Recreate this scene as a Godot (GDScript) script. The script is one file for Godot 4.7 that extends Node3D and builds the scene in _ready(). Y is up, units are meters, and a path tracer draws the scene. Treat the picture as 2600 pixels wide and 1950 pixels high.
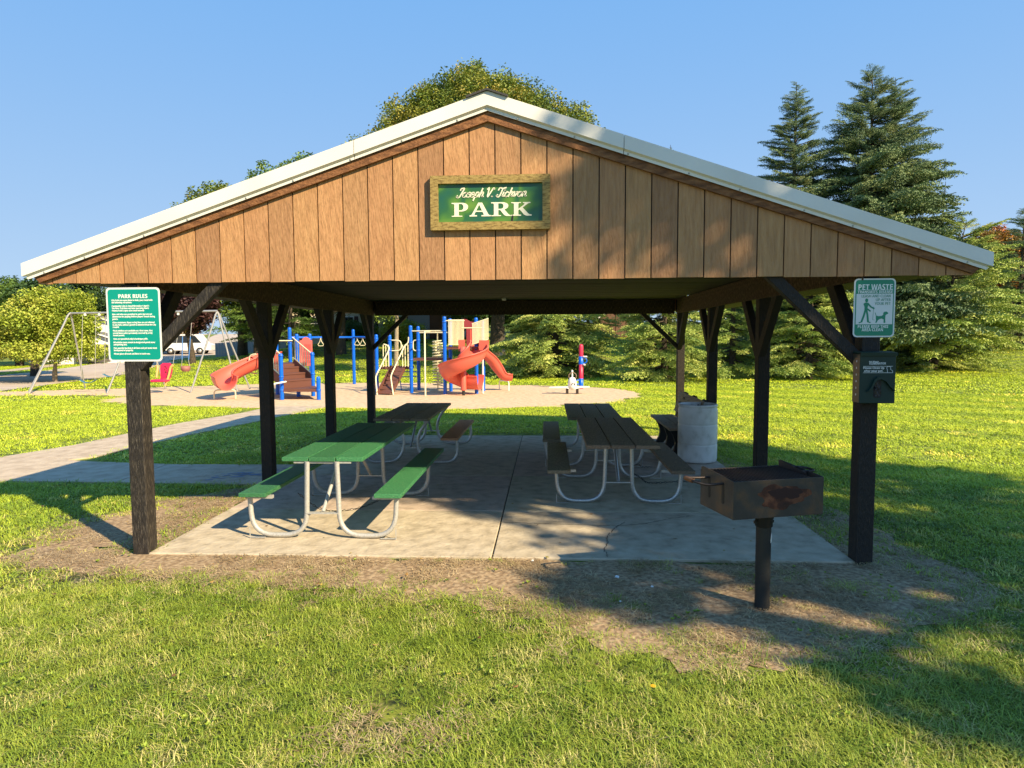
extends Node3D
# A park picnic shelter with playground behind. x right, y up, depth d away from the camera (world z = -d).
var M := {}
var org := Vector3.ZERO
var rng := RandomNumberGenerator.new()
var fn := FastNoiseLite.new()
var names := {}
const SUN := Vector3(-1.1, -1.0, -0.88)
const SPATH := [[-3.14, 2.8], [-5.0, 2.86], [-9.0, 2.9], [-15, 2.9], [-15, 4.5], [-8.75, 4.5], [-8.45, 4.7], [-8.2, 5.6], [-8.1, 7.3], [-7.9, 9.1], [-7.4, 11.2], [-7.3, 12.6], [-5.7, 12.6], [-6.0, 11.0], [-6.3, 9.2], [-6.8, 6.6], [-6.95, 4.8], [-6.7, 4.3], [-5.5, 4.15], [-3.14, 4.15]]
const SSAND := [[-22, 15.9], [-18, 16.0], [-15.5, 16.3], [-13.8, 15.9], [-13.4, 14.2], [-11.8, 13.0], [-9.6, 12.6], [-7.7, 12.2], [-5.5, 12.2], [-3.1, 12.0], [-1.2, 12.2], [0.7, 12.7], [2.4, 13.8], [3.5, 15.6], [3.8, 17.0], [3.2, 18.8], [1.7, 20.2], [-1, 20.7], [-4.4, 22.2], [-7.8, 22.4], [-11.8, 21.5], [-15, 19.8], [-18, 18.6], [-20, 17.6], [-22, 16.8]]
const SDIRT := [[-4.5, 0.2], [-4.6, 1.0], [-4.2, 1.8], [-3.5, 2.6], [-3.1, 2.7], [-3.1, 0.0], [3.3, 0.0], [3.35, 2.2], [3.6, 2.0], [3.75, 0.9], [3.95, 0.2], [3.9, -0.5], [3.3, -1.15], [2.6, -1.6], [1.9, -1.85], [1.3, -1.85], [0.8, -1.6], [0.3, -1.15], [-0.2, -0.95], [-1.0, -0.8], [-2.0, -0.72], [-2.9, -0.6], [-3.8, -0.5], [-4.4, -0.2]]
var polys := {}

func P(x: float, y: float, d: float) -> Vector3: return Vector3(x, y, -d)
func poly(a: Array) -> PackedVector2Array:
	var p := PackedVector2Array()
	for q in a: p.append(Vector2(q[0], q[1]))
	return p
func numbered(n: String) -> String:
	if not names.has(n):
		names[n] = 0
		return n
	names[n] += 1
	return "%s_%03d" % [n, names[n]]
func tag(o: Node, label: String, category: String, group := "") -> Node:
	o.set_meta("label", label)
	o.set_meta("category", category)
	if group != "": o.set_meta("group", group)
	return o
func thing(n: String, label: String, category: String, at: Vector3, group := "") -> Node3D:
	var o := Node3D.new()
	o.name = numbered(n)
	add_child(o, true)
	o.position = at
	org = at
	tag(o, label, category, group)
	return o
func put(st: SurfaceTool, n: String, m: Material, parent: Node = self, label := "") -> MeshInstance3D:
	st.generate_normals()
	st.set_material(m)
	var o := MeshInstance3D.new()
	o.mesh = st.commit()
	o.name = numbered(n) if parent == self else n
	if label != "": o.set_meta("label", label)
	add_named(o, parent)
	return o
func add_named(o: Node, parent: Node) -> void:
	if parent != self:
		var base: String = o.name
		var k := 0
		while parent.has_node(NodePath(String(o.name))):
			k += 1
			o.name = "%s_%03d" % [base, k]
	parent.add_child(o, true)
func struct(st: SurfaceTool, n: String, m: Material) -> MeshInstance3D:
	var o := put(st, n, m)
	o.set_meta("kind", "structure")
	return o
func S() -> SurfaceTool:
	var st := SurfaceTool.new()
	st.begin(Mesh.PRIMITIVE_TRIANGLES)
	st.set_smooth_group(-1)
	return st
func tri(st: SurfaceTool, a: Vector3, b: Vector3, c: Vector3, out: Vector3) -> void:
	if (a - c).cross(a - b).dot(out) < 0.0:
		var t := b
		b = c
		c = t
	st.add_vertex(a - org)
	st.add_vertex(b - org)
	st.add_vertex(c - org)
func quad(st: SurfaceTool, a: Vector3, b: Vector3, c: Vector3, d: Vector3, out: Vector3) -> void:
	tri(st, a, b, c, out)
	tri(st, a, c, d, out)
func box(st: SurfaceTool, c: Vector3, s: Vector3, B := Basis(), bev := 0.0) -> void:
	st.set_smooth_group(-1)
	var h := s / 2.0
	var v := func(sg: Vector3, ax: int) -> Vector3:
		var p := Vector3.ZERO
		for k in 3: p[k] = sg[k] * (h[k] - (0.0 if k == ax else bev))
		return c + B * p
	for ax in 3:
		var a1 := (ax + 1) % 3
		var a2 := (ax + 2) % 3
		for s0 in [-1.0, 1.0]:
			var q := []
			for e in [[-1.0, -1.0], [1.0, -1.0], [1.0, 1.0], [-1.0, 1.0]]:
				var sg := Vector3.ZERO
				sg[ax] = s0
				sg[a1] = e[0]
				sg[a2] = e[1]
				q.append(v.call(sg, ax))
			var out := Vector3.ZERO
			out[ax] = s0
			quad(st, q[0], q[1], q[2], q[3], B * out)
			if bev > 0.0:
				for s1 in [-1.0, 1.0]:
					var lo := Vector3.ZERO
					lo[ax] = s0
					lo[a1] = s1
					var hi := lo
					lo[a2] = -1.0
					hi[a2] = 1.0
					quad(st, v.call(lo, ax), v.call(hi, ax), v.call(hi, a1), v.call(lo, a1), B * (lo + hi))
	if bev > 0.0:
		for x in [-1.0, 1.0]:
			for y in [-1.0, 1.0]:
				for z in [-1.0, 1.0]:
					var sg := Vector3(x, y, z)
					tri(st, v.call(sg, 0), v.call(sg, 1), v.call(sg, 2), B * sg)
func along(dir: Vector3, up := Vector3.UP) -> Basis:
	var z := dir.normalized()
	if absf(z.dot(up)) > 0.98: up = Vector3(1, 0, 0)
	var x := up.cross(z).normalized()
	return Basis(x, z.cross(x), z)
func bar(st: SurfaceTool, a: Vector3, b: Vector3, w: float, h: float, bev := 0.0, up := Vector3.UP) -> void:
	box(st, (a + b) / 2.0, Vector3(w, h, a.distance_to(b)), along(b - a, up), bev)
func tube(st: SurfaceTool, pts: Array, r: float, n := 10, r1 := -1.0, cap := true) -> void:
	if r1 < 0.0: r1 = r
	var m := pts.size()
	var rings := []
	var u := Vector3.ZERO
	for i in m:
		var t: Vector3 = (pts[mini(i + 1, m - 1)] - pts[maxi(i - 1, 0)]).normalized()
		if i == 0:
			u = t.cross(Vector3.UP if absf(t.y) < 0.9 else Vector3.RIGHT).normalized()
		else:
			u = (u - t * u.dot(t)).normalized()
		var w := t.cross(u)
		var rr := lerpf(r, r1, float(i) / maxf(1.0, m - 1))
		var ring := []
		for k in n:
			var a := TAU * k / n
			ring.append(pts[i] + (u * cos(a) + w * sin(a)) * rr)
		rings.append(ring)
	st.set_smooth_group(0)
	for i in m - 1:
		for k in n:
			var k2 := (k + 1) % n
			var o: Vector3 = (rings[i][k] + rings[i + 1][k2]) / 2.0 - (pts[i] + pts[i + 1]) / 2.0
			quad(st, rings[i][k], rings[i][k2], rings[i + 1][k2], rings[i + 1][k], o)
	st.set_smooth_group(-1)
	if cap:
		for e in [0, m - 1]:
			var out: Vector3 = pts[0] - pts[1] if e == 0 else pts[m - 1] - pts[m - 2]
			for k in n: tri(st, pts[e], rings[e][k], rings[e][(k + 1) % n], out)
func smooth_pts(ctrl: Array, n := 6) -> Array:
	var out := []
	for i in ctrl.size() - 1:
		var p0: Vector3 = ctrl[maxi(i - 1, 0)]
		var p1: Vector3 = ctrl[i]
		var p2: Vector3 = ctrl[i + 1]
		var p3: Vector3 = ctrl[mini(i + 2, ctrl.size() - 1)]
		for k in n: out.append(p1.cubic_interpolate(p2, p0, p3, float(k) / n))
	out.append(ctrl[-1])
	return out
func bend(ctrl: Array, r: float, n := 5) -> Array:   # a polyline whose corners are rounded with radius r
	var out := [ctrl[0]]
	for i in range(1, ctrl.size() - 1):
		var p: Vector3 = ctrl[i]
		var a: Vector3 = p + (ctrl[i - 1] - p).limit_length(r)
		var b: Vector3 = p + (ctrl[i + 1] - p).limit_length(r)
		for k in n + 1:
			var t := float(k) / n
			out.append(a.lerp(p, t).lerp(p.lerp(b, t), t))
	out.append(ctrl[-1])
	var clean := [out[0]]
	for p in out:
		if p.distance_to(clean[-1]) > 0.0005: clean.append(p)
	return clean
func lathe(st: SurfaceTool, prof: Array, n: int, at: Vector3, smooth := true) -> void:
	st.set_smooth_group(0 if smooth else -1)
	for i in prof.size() - 1:
		for k in n:
			var a := TAU * k / n
			var b := TAU * (k + 1) / n
			var p: Vector2 = prof[i]
			var q: Vector2 = prof[i + 1]
			var out := Vector3(cos((a + b) / 2) * (q.y - p.y), -(q.x - p.x), sin((a + b) / 2) * (q.y - p.y))
			var w := [at + Vector3(p.x * cos(a), p.y, p.x * sin(a)), at + Vector3(p.x * cos(b), p.y, p.x * sin(b)), at + Vector3(q.x * cos(b), q.y, q.x * sin(b)), at + Vector3(q.x * cos(a), q.y, q.x * sin(a))]
			if p.x > 0.0001: tri(st, w[0], w[1], w[2], out)
			if q.x > 0.0001: tri(st, w[0], w[2], w[3], out)
	st.set_smooth_group(-1)
func prism(st: SurfaceTool, pl: PackedVector2Array, z0: float, z1: float, T := Transform3D()) -> void:   # outline in x,y pushed from z0 to z1
	st.set_smooth_group(-1)
	var idx := Geometry2D.triangulate_polygon(pl)
	for e in [z0, z1]:
		var out: Vector3 = T.basis * Vector3(0, 0, -1 if e == minf(z0, z1) else 1)
		for i in range(0, idx.size(), 3):
			var q := []
			for k in 3: q.append(T * Vector3(pl[idx[i + k]].x, pl[idx[i + k]].y, e))
			tri(st, q[0], q[1], q[2], out)
	var sgn := 1.0 if not Geometry2D.is_polygon_clockwise(pl) else -1.0
	for i in pl.size():
		var a := pl[i]
		var b := pl[(i + 1) % pl.size()]
		var nn := Vector3(b.y - a.y, -(b.x - a.x), 0) * sgn
		quad(st, T * Vector3(a.x, a.y, z0), T * Vector3(b.x, b.y, z0), T * Vector3(b.x, b.y, z1), T * Vector3(a.x, a.y, z1), T.basis * nn)
func rounded(cx: float, cy: float, w: float, h: float, r: float, n := 5) -> PackedVector2Array:
	var p := PackedVector2Array()
	for c in [[1, 1, 0], [-1, 1, 1], [-1, -1, 2], [1, -1, 3]]:
		for k in n + 1:
			var a: float = PI / 2 * (c[2] + float(k) / n)
			p.append(Vector2(cx + c[0] * (w / 2 - r) + cos(a) * r, cy + c[1] * (h / 2 - r) + sin(a) * r))
	return p
func sweep(st: SurfaceTool, fr: Array, prof: PackedVector2Array) -> void:   # closed outline carried along frames [origin, side, up]
	st.set_smooth_group(0)
	var n := prof.size()
	var cen := Vector2.ZERO
	for q in prof: cen += q / n
	var sgn := 1.0 if not Geometry2D.is_polygon_clockwise(prof) else -1.0
	for i in fr.size() - 1:
		for k in n:
			var a := prof[k]
			var b := prof[(k + 1) % n]
			var nn := Vector2(b.y - a.y, -(b.x - a.x)) * sgn
			var f = fr[i]
			var g = fr[i + 1]
			quad(st, f[0] + f[1] * a.x + f[2] * a.y, f[0] + f[1] * b.x + f[2] * b.y, g[0] + g[1] * b.x + g[2] * b.y, g[0] + g[1] * a.x + g[2] * a.y, f[1] * nn.x + f[2] * nn.y)
	st.set_smooth_group(-1)
	var idx := Geometry2D.triangulate_polygon(prof)
	for e in [0, fr.size() - 1]:
		var f = fr[e]
		var out: Vector3 = (fr[0][0] - fr[1][0]) if e == 0 else (fr[-1][0] - fr[-2][0])
		for i in range(0, idx.size(), 3):
			var q := []
			for k in 3: q.append(f[0] + f[1] * prof[idx[i + k]].x + f[2] * prof[idx[i + k]].y)
			tri(st, q[0], q[1], q[2], out)
func text(n: String, s: String, at: Vector3, height: float, m: Material, parent: Node, fnt: Font, align := HORIZONTAL_ALIGNMENT_CENTER, sx := 1.0, spacing := 0.0, shear := 0.0) -> MeshInstance3D:
	var t := TextMesh.new()
	t.text = s
	t.font = fnt
	t.font_size = 64
	t.pixel_size = height / 64.0
	t.depth = 0.002
	t.curve_step = 2.0
	t.horizontal_alignment = align
	t.line_spacing = spacing
	t.material = m
	var o := MeshInstance3D.new()
	o.mesh = t
	o.name = n
	o.transform = Transform3D(Basis(Vector3(sx, 0, 0), Vector3(shear, 1, 0), Vector3(0, 0, 1)), at - org)
	add_named(o, parent)
	return o
func lin(r: float, g: float, b: float) -> Color: return Color(r, g, b).linear_to_srgb()
func mat(n: String, c: Color, rough := 0.8, metal := 0.0) -> StandardMaterial3D:
	var m := StandardMaterial3D.new()
	m.resource_name = n
	m.albedo_color = c.linear_to_srgb()
	m.roughness = rough
	m.metallic = metal
	M[n] = m
	return m
func noise(freq: float, oct: int, sd: int, ramp: Array, size := 512, type := FastNoiseLite.TYPE_SIMPLEX_SMOOTH, nrm := 0.0) -> NoiseTexture2D:
	var f := FastNoiseLite.new()
	f.noise_type = type
	f.frequency = freq
	f.fractal_octaves = oct
	f.seed = sd
	var t := NoiseTexture2D.new()
	t.width = size
	t.height = size
	t.seamless = true
	t.noise = f
	if nrm > 0.0:
		t.as_normal_map = true
		t.bump_strength = nrm
	elif ramp.size():
		var g := Gradient.new()
		var of := PackedFloat32Array()
		var co := PackedColorArray()
		for e in ramp:
			of.append(e[0])
			co.append(lin(e[1], e[2], e[3]))
		g.offsets = of
		g.colors = co
		t.color_ramp = g
	return t
func tex(n: String, t: Texture2D, scale: Vector3, rough := 0.8, metal := 0.0, nm: Texture2D = null, ns := 1.0, world := true) -> StandardMaterial3D:
	var m := mat(n, Color.WHITE, rough, metal)
	m.albedo_texture = t
	m.uv1_triplanar = true
	m.uv1_world_triplanar = world
	m.uv1_scale = scale
	m.uv1_triplanar_sharpness = 4.0
	if nm:
		m.normal_enabled = true
		m.normal_texture = nm
		m.normal_scale = ns
	return m
func vary(n: String, base: String, mul: Color, off: Vector3) -> StandardMaterial3D:
	var m: StandardMaterial3D = M[base].duplicate()
	m.resource_name = n
	m.albedo_color = mul.linear_to_srgb()
	m.uv1_offset = off
	M[n] = m
	return m
func ss(a: float, b: float, x: float) -> float: return smoothstep(a, b, x)
func ground_y(x: float, d: float) -> float:
	return 1.7 * ss(26.0, 48.0, d) * ss(-30.0, -12.0, x) + 0.5 * ss(35.0, 70.0, d) + 2.2 * ss(60.0, 120.0, d)
func inside(k: String, x: float, d: float) -> bool: return Geometry2D.is_point_in_polygon(Vector2(x, d), polys[k])
func grass_amount(x: float, d: float) -> float:
	if x > -3.17 and x < 3.14 and d > -0.02 and d < 7.2: return 0.0
	var w := fn.get_noise_2d(x * 260.0, d * 260.0) * 0.16
	if inside("path", x, d) or inside("road", x, d) or inside("walk", x, d): return 0.0
	var big := fn.get_noise_2d(x * 60.0 + 500.0, d * 60.0)
	if inside("sand", x + w, d + w): return 0.0
	if d < 0.0 and d > -0.42 and x > -4.0 and x < 3.5: return 0.02 + maxf(0.0, fn.get_noise_2d(x * 120.0, d * 120.0) - 0.16) * 0.8
	if inside("dirt", x + w * 1.8 + rng.randf_range(-0.4, 0.4), d + w * 1.8 + rng.randf_range(-0.36, 0.36)):
		return 0.03 + maxf(0.0, fn.get_noise_2d(x * 120.0, d * 120.0) - 0.08) * 0.9
	var worn := maxf(0.0, 1.0 - Vector2((x + 0.32 + w * 2.0) / 0.55, (d + 2.45 + w) / 0.50).length() + rng.randf_range(-0.3, 0.1)) * 0.75
	worn = maxf(worn, 0.55 * (1.0 - ss(0.0, 0.5, absf(x + 8.75 - (d - 4.7) * 0.2))) if d > 4.6 and d < 12.5 else 0.0)
	if d > 7.15 and d < 7.6 and absf(x) < 3.3: worn = 0.6
	return clampf(1.0 - worn * (1.0 + w * 3.0) + 0.15 * big, 0.06, 1.0)
func materials() -> void:
	var fine := noise(0.06, 4, 5, [], 512, FastNoiseLite.TYPE_SIMPLEX_SMOOTH, 6.0)
	var grainy := noise(0.12, 3, 9, [], 512, FastNoiseLite.TYPE_VALUE, 5.0)
	var soilb := noise(0.05, 5, 11, [], 512, FastNoiseLite.TYPE_SIMPLEX_SMOOTH, 10.0)
	# wood of the gable: reddish brown stain with faint vertical grain
	var gt := noise(0.02, 5, 21, [[0.0, 0.345, 0.178, 0.080], [0.35, 0.415, 0.215, 0.097], [0.65, 0.450, 0.240, 0.110], [1.0, 0.51, 0.285, 0.135]], 512)
	tex("gable_wood", gt, Vector3(2.6, 0.24, 2.6), 0.75, 0.0, fine, 0.35)
	for k in 6:
		var q: float = [1.0, 0.89, 1.06, 0.80, 1.09, 0.94][k]
		vary("gable_wood_%d" % k, "gable_wood", Color(q, q * (0.97 + 0.02 * (k % 3)), q * (0.94 + 0.03 * (k % 2))), Vector3(k * 0.37, k * 0.21, k * 0.13))
	tex("rake_wood", noise(0.03, 4, 22, [[0.0, 0.10, 0.040, 0.014], [0.5, 0.22, 0.092, 0.033], [1.0, 0.34, 0.16, 0.065]], 256), Vector3(0.8, 3.0, 3.0), 0.8, 0.0, fine, 0.5)
	var pt := noise(0.03, 5, 23, [[0.0, 0.008, 0.006, 0.005], [0.52, 0.017, 0.013, 0.010], [0.64, 0.026, 0.021, 0.016], [0.76, 0.085, 0.070, 0.052], [1.0, 0.30, 0.25, 0.18]], 512)
	tex("post_worn", pt, Vector3(10.0, 0.5, 10.0), 0.72, 0.0, fine, 0.8)
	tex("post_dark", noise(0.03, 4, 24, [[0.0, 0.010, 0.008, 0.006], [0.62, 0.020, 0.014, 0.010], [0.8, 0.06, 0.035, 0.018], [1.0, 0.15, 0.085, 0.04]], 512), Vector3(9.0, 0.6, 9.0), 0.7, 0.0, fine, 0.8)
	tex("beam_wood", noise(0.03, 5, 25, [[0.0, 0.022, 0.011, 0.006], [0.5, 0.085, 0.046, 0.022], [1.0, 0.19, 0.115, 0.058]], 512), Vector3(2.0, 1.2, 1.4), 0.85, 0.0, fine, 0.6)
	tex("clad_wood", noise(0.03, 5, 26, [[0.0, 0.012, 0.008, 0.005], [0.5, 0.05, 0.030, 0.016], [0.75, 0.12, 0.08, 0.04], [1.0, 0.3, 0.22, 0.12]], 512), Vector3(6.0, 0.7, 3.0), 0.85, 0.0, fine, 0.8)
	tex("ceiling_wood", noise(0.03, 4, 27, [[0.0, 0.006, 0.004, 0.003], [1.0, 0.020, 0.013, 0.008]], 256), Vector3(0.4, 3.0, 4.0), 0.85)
	mat("white_metal", Color(0.78, 0.76, 0.69), 0.42)
	tex("white_trim", noise(0.01, 3, 28, [[0.0, 0.76, 0.735, 0.67], [1.0, 0.84, 0.82, 0.76]], 256), Vector3(0.5, 0.5, 0.5), 0.4)
	tex("shingle", noise(0.2, 3, 29, [[0.0, 0.03, 0.03, 0.03], [1.0, 0.09, 0.085, 0.08]], 256), Vector3(2, 2, 2), 0.95)
	var ct := noise(0.012, 5, 31, [[0.0, 0.33, 0.275, 0.195], [0.35, 0.46, 0.385, 0.28], [0.6, 0.515, 0.435, 0.32], [1.0, 0.59, 0.51, 0.39]], 1024)
	tex("concrete", ct, Vector3(0.33, 0.33, 0.33), 0.85, 0.0, grainy, 0.25)
	for k in 4:
		vary("concrete_%d" % k, "concrete", Color(1.0 - 0.04 * (k % 2), 1.0 - 0.035 * (k % 3), 0.98 - 0.03 * (k % 2)), Vector3(k * 0.31, 0.0, k * 0.47))
	tex("path_concrete", noise(0.015, 5, 32, [[0.0, 0.36, 0.28, 0.20], [0.5, 0.48, 0.385, 0.28], [1.0, 0.56, 0.465, 0.35]], 512), Vector3(0.4, 0.4, 0.4), 0.9, 0.0, grainy, 0.4)
	tex("road", noise(0.01, 5, 33, [[0.0, 0.42, 0.34, 0.27], [0.5, 0.50, 0.41, 0.33], [1.0, 0.56, 0.47, 0.39]], 512), Vector3(0.12, 0.12, 0.12), 0.9)
	tex("sand", noise(0.02, 6, 34, [[0.0, 0.46, 0.315, 0.185], [0.45, 0.62, 0.44, 0.275], [1.0, 0.70, 0.52, 0.34]], 1024), Vector3(0.22, 0.22, 0.22), 0.95, 0.0, grainy, 0.3)
	tex("soil", noise(0.03, 6, 35, [[0.0, 0.17, 0.108, 0.058], [0.4, 0.28, 0.192, 0.110], [0.6, 0.37, 0.265, 0.155], [1.0, 0.50, 0.38, 0.235]], 1024), Vector3(0.55, 0.55, 0.55), 0.95, 0.0, grainy, 0.45)
	var lt := noise(0.03, 6, 36, [[0.0, 0.11, 0.135, 0.014], [0.4, 0.165, 0.205, 0.022], [0.6, 0.20, 0.25, 0.028], [1.0, 0.28, 0.32, 0.045]], 1024)
	var lawn := tex("lawn", lt, Vector3(0.11, 0.11, 0.11), 0.95, 0.0, soilb, 1.0)
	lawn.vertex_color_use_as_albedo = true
	tex("mulch", noise(0.05, 4, 37, [[0.0, 0.05, 0.03, 0.02], [1.0, 0.2, 0.12, 0.07]], 256), Vector3(1, 1, 1), 0.95)
	# painted and weathered table planks (grain along the depth axis)
	var grn := noise(0.03, 5, 41, [[0.0, 0.020, 0.10, 0.038], [0.45, 0.042, 0.18, 0.070], [0.80, 0.062, 0.23, 0.090], [0.85, 0.30, 0.30, 0.18], [1.0, 0.52, 0.46, 0.3]], 512)
	tex("green_plank", grn, Vector3(4.0, 4.0, 1.1), 0.5, 0.0, fine, 0.3)
	tex("grey_plank", noise(0.03, 5, 42, [[0.0, 0.030, 0.026, 0.016], [0.42, 0.12, 0.105, 0.065], [0.7, 0.23, 0.20, 0.125], [1.0, 0.40, 0.33, 0.22]], 512), Vector3(5.0, 5.0, 0.5), 0.55, 0.0, fine, 0.6)
	tex("brown_plank", noise(0.03, 5, 43, [[0.0, 0.050, 0.034, 0.020], [0.45, 0.19, 0.130, 0.078], [1.0, 0.42, 0.29, 0.17]], 512), Vector3(5.0, 5.0, 0.5), 0.55, 0.0, fine, 0.6)
	tex("red_plank", noise(0.03, 5, 44, [[0.0, 0.25, 0.11, 0.045], [0.5, 0.55, 0.27, 0.12], [1.0, 0.70, 0.40, 0.20]], 512), Vector3(5.0, 5.0, 0.5), 0.6, 0.0, fine, 0.6)
	tex("tan_plank", noise(0.03, 5, 45, [[0.0, 0.17, 0.12, 0.075], [0.5, 0.34, 0.25, 0.16], [1.0, 0.46, 0.35, 0.23]], 256), Vector3(5.0, 5.0, 0.5), 0.7, 0.0, fine, 0.4)
	for k in 3:
		for b in ["green_plank", "grey_plank", "brown_plank"]:
			var q: float = [1.0, 0.86, 1.14][k]
			vary("%s_%d" % [b, k], b, Color(q, q, q), Vector3(k * 0.41, k * 0.23, k * 0.31))
	tex("galvanized", noise(0.03, 3, 46, [[0.0, 0.42, 0.43, 0.42], [1.0, 0.66, 0.66, 0.63]], 256), Vector3(5, 5, 5), 0.42, 0.75)
	tex("galvanized_dull", noise(0.03, 3, 47, [[0.0, 0.38, 0.37, 0.34], [1.0, 0.54, 0.53, 0.49]], 256), Vector3(5, 5, 5), 0.6, 0.35)
	mat("black_wood", Color(0.012, 0.011, 0.010), 0.6)
	tex("barrel", noise(0.012, 5, 48, [[0.0, 0.52, 0.52, 0.48], [0.35, 0.70, 0.71, 0.68], [0.6, 0.77, 0.78, 0.76], [1.0, 0.80, 0.81, 0.80]], 512), Vector3(0.8, 0.6, 0.8), 0.45)
	var rust := noise(0.008, 5, 50, [[0.0, 0.045, 0.042, 0.040], [0.5, 0.070, 0.060, 0.052], [0.72, 0.105, 0.072, 0.050], [1.0, 0.15, 0.085, 0.045]], 512)
	tex("grill_steel", rust, Vector3(1.0, 1.0, 1.0), 0.55, 0.35, fine, 0.08, false)
	tex("rust", noise(0.01, 6, 51, [[0.0, 0.040, 0.018, 0.012], [0.45, 0.085, 0.030, 0.016], [0.62, 0.15, 0.055, 0.026], [1.0, 0.24, 0.10, 0.05]], 512), Vector3(1.8, 1.8, 1.8), 0.85, 0.1, fine, 0.3, false)
	mat("grill_dark", Color(0.05, 0.038, 0.034), 0.5, 0.5)
	mat("dark_metal", Color(0.03, 0.032, 0.032), 0.5, 0.4)
	mat("chain", Color(0.05, 0.048, 0.045), 0.5, 0.6)
	mat("sign_green", Color(0.0, 0.30, 0.23), 0.35)
	mat("sign_green_b", Color(0.004, 0.235, 0.13), 0.35)
	mat("sign_white", Color(0.74, 0.76, 0.74), 0.4)
	mat("lettering", Color(0.85, 0.86, 0.82), 0.5)
	mat("lettering_cream", Color(0.80, 0.78, 0.60), 0.6)
	tex("park_panel", noise(0.006, 2, 52, [[0.0, 0.015, 0.10, 0.075], [0.40, 0.030, 0.125, 0.040], [0.62, 0.075, 0.20, 0.030], [1.0, 0.17, 0.30, 0.035]], 256), Vector3(2.2, 2.2, 2.2), 0.3)
	tex("park_frame", noise(0.03, 4, 53, [[0.0, 0.12, 0.075, 0.02], [0.45, 0.31, 0.215, 0.065], [1.0, 0.42, 0.31, 0.11]], 256), Vector3(2.0, 6.0, 3.0), 0.8, 0.0, fine, 0.5)
	mat("box_green", Color(0.003, 0.026, 0.018), 0.55)
	mat("box_side", Color(0.09, 0.075, 0.055), 0.35, 0.4)
	mat("black", Color(0.008, 0.008, 0.009), 0.6)
	mat("bag_plastic", Color(0.02, 0.018, 0.024), 0.3)
	# play equipment
	mat("play_blue", Color(0.0, 0.115, 0.62), 0.35)
	mat("play_cream", Color(0.76, 0.69, 0.44), 0.4)
	mat("play_brown", Color(0.135, 0.052, 0.034), 0.6)
	mat("play_red", Color(0.68, 0.125, 0.085), 0.38)
	mat("play_pink", Color(0.72, 0.16, 0.13), 0.4)
	mat("play_maroon", Color(0.30, 0.04, 0.045), 0.45)
	mat("talk_red", Color(0.62, 0.025, 0.075), 0.4)
	mat("swing_pink", Color(0.72, 0.02, 0.10), 0.4)
	mat("swing_yellow", Color(0.62, 0.38, 0.12), 0.5)
	mat("belt_blue", Color(0.05, 0.16, 0.24), 0.6)
	mat("bucket_mauve", Color(0.30, 0.12, 0.10), 0.6)
	mat("play_white", Color(0.80, 0.79, 0.72), 0.4)
	tex("swing_steel", noise(0.03, 3, 54, [[0.0, 0.36, 0.36, 0.35], [1.0, 0.46, 0.46, 0.45]], 128), Vector3(1, 1, 1), 0.5, 0.45)
	# far things
	mat("siding_white", Color(0.74, 0.73, 0.70), 0.7)
	mat("siding_cream", Color(0.62, 0.53, 0.38), 0.7)
	mat("siding_grey", Color(0.30, 0.31, 0.33), 0.7)
	mat("roof_grey", Color(0.16, 0.15, 0.15), 0.9)
	mat("shed_brown", Color(0.12, 0.06, 0.035), 0.8)
	mat("glass_dark", Color(0.02, 0.025, 0.03), 0.1)
	mat("shutter", Color(0.08, 0.035, 0.03), 0.7)
	mat("car_white", Color(0.75, 0.75, 0.76), 0.25)
	mat("car_blue", Color(0.02, 0.03, 0.07), 0.25)
	mat("tyre", Color(0.02, 0.02, 0.02), 0.9)
	tex("bark", noise(0.03, 5, 55, [[0.0, 0.035, 0.025, 0.017], [0.5, 0.085, 0.065, 0.045], [1.0, 0.17, 0.135, 0.10]], 256), Vector3(3, 0.8, 3), 0.95, 0.0, soilb, 1.5)
	tex("bark_pale", noise(0.03, 5, 56, [[0.0, 0.18, 0.14, 0.10], [0.5, 0.36, 0.29, 0.20], [1.0, 0.5, 0.42, 0.32]], 256), Vector3(3, 0.8, 3), 0.95, 0.0, soilb, 1.2)
	for e in [["leaf", 0.62, 0.5], ["needle", 0.75, 0.24], ["blade", 0.58, 0.42]]:
		var m := mat(e[0], Color(1, 1, 1), e[1])
		m.vertex_color_use_as_albedo = true
		m.cull_mode = BaseMaterial3D.CULL_DISABLED
		m.backlight_enabled = true
		m.backlight = Color(e[2], e[2], e[2] * 0.6)

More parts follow.
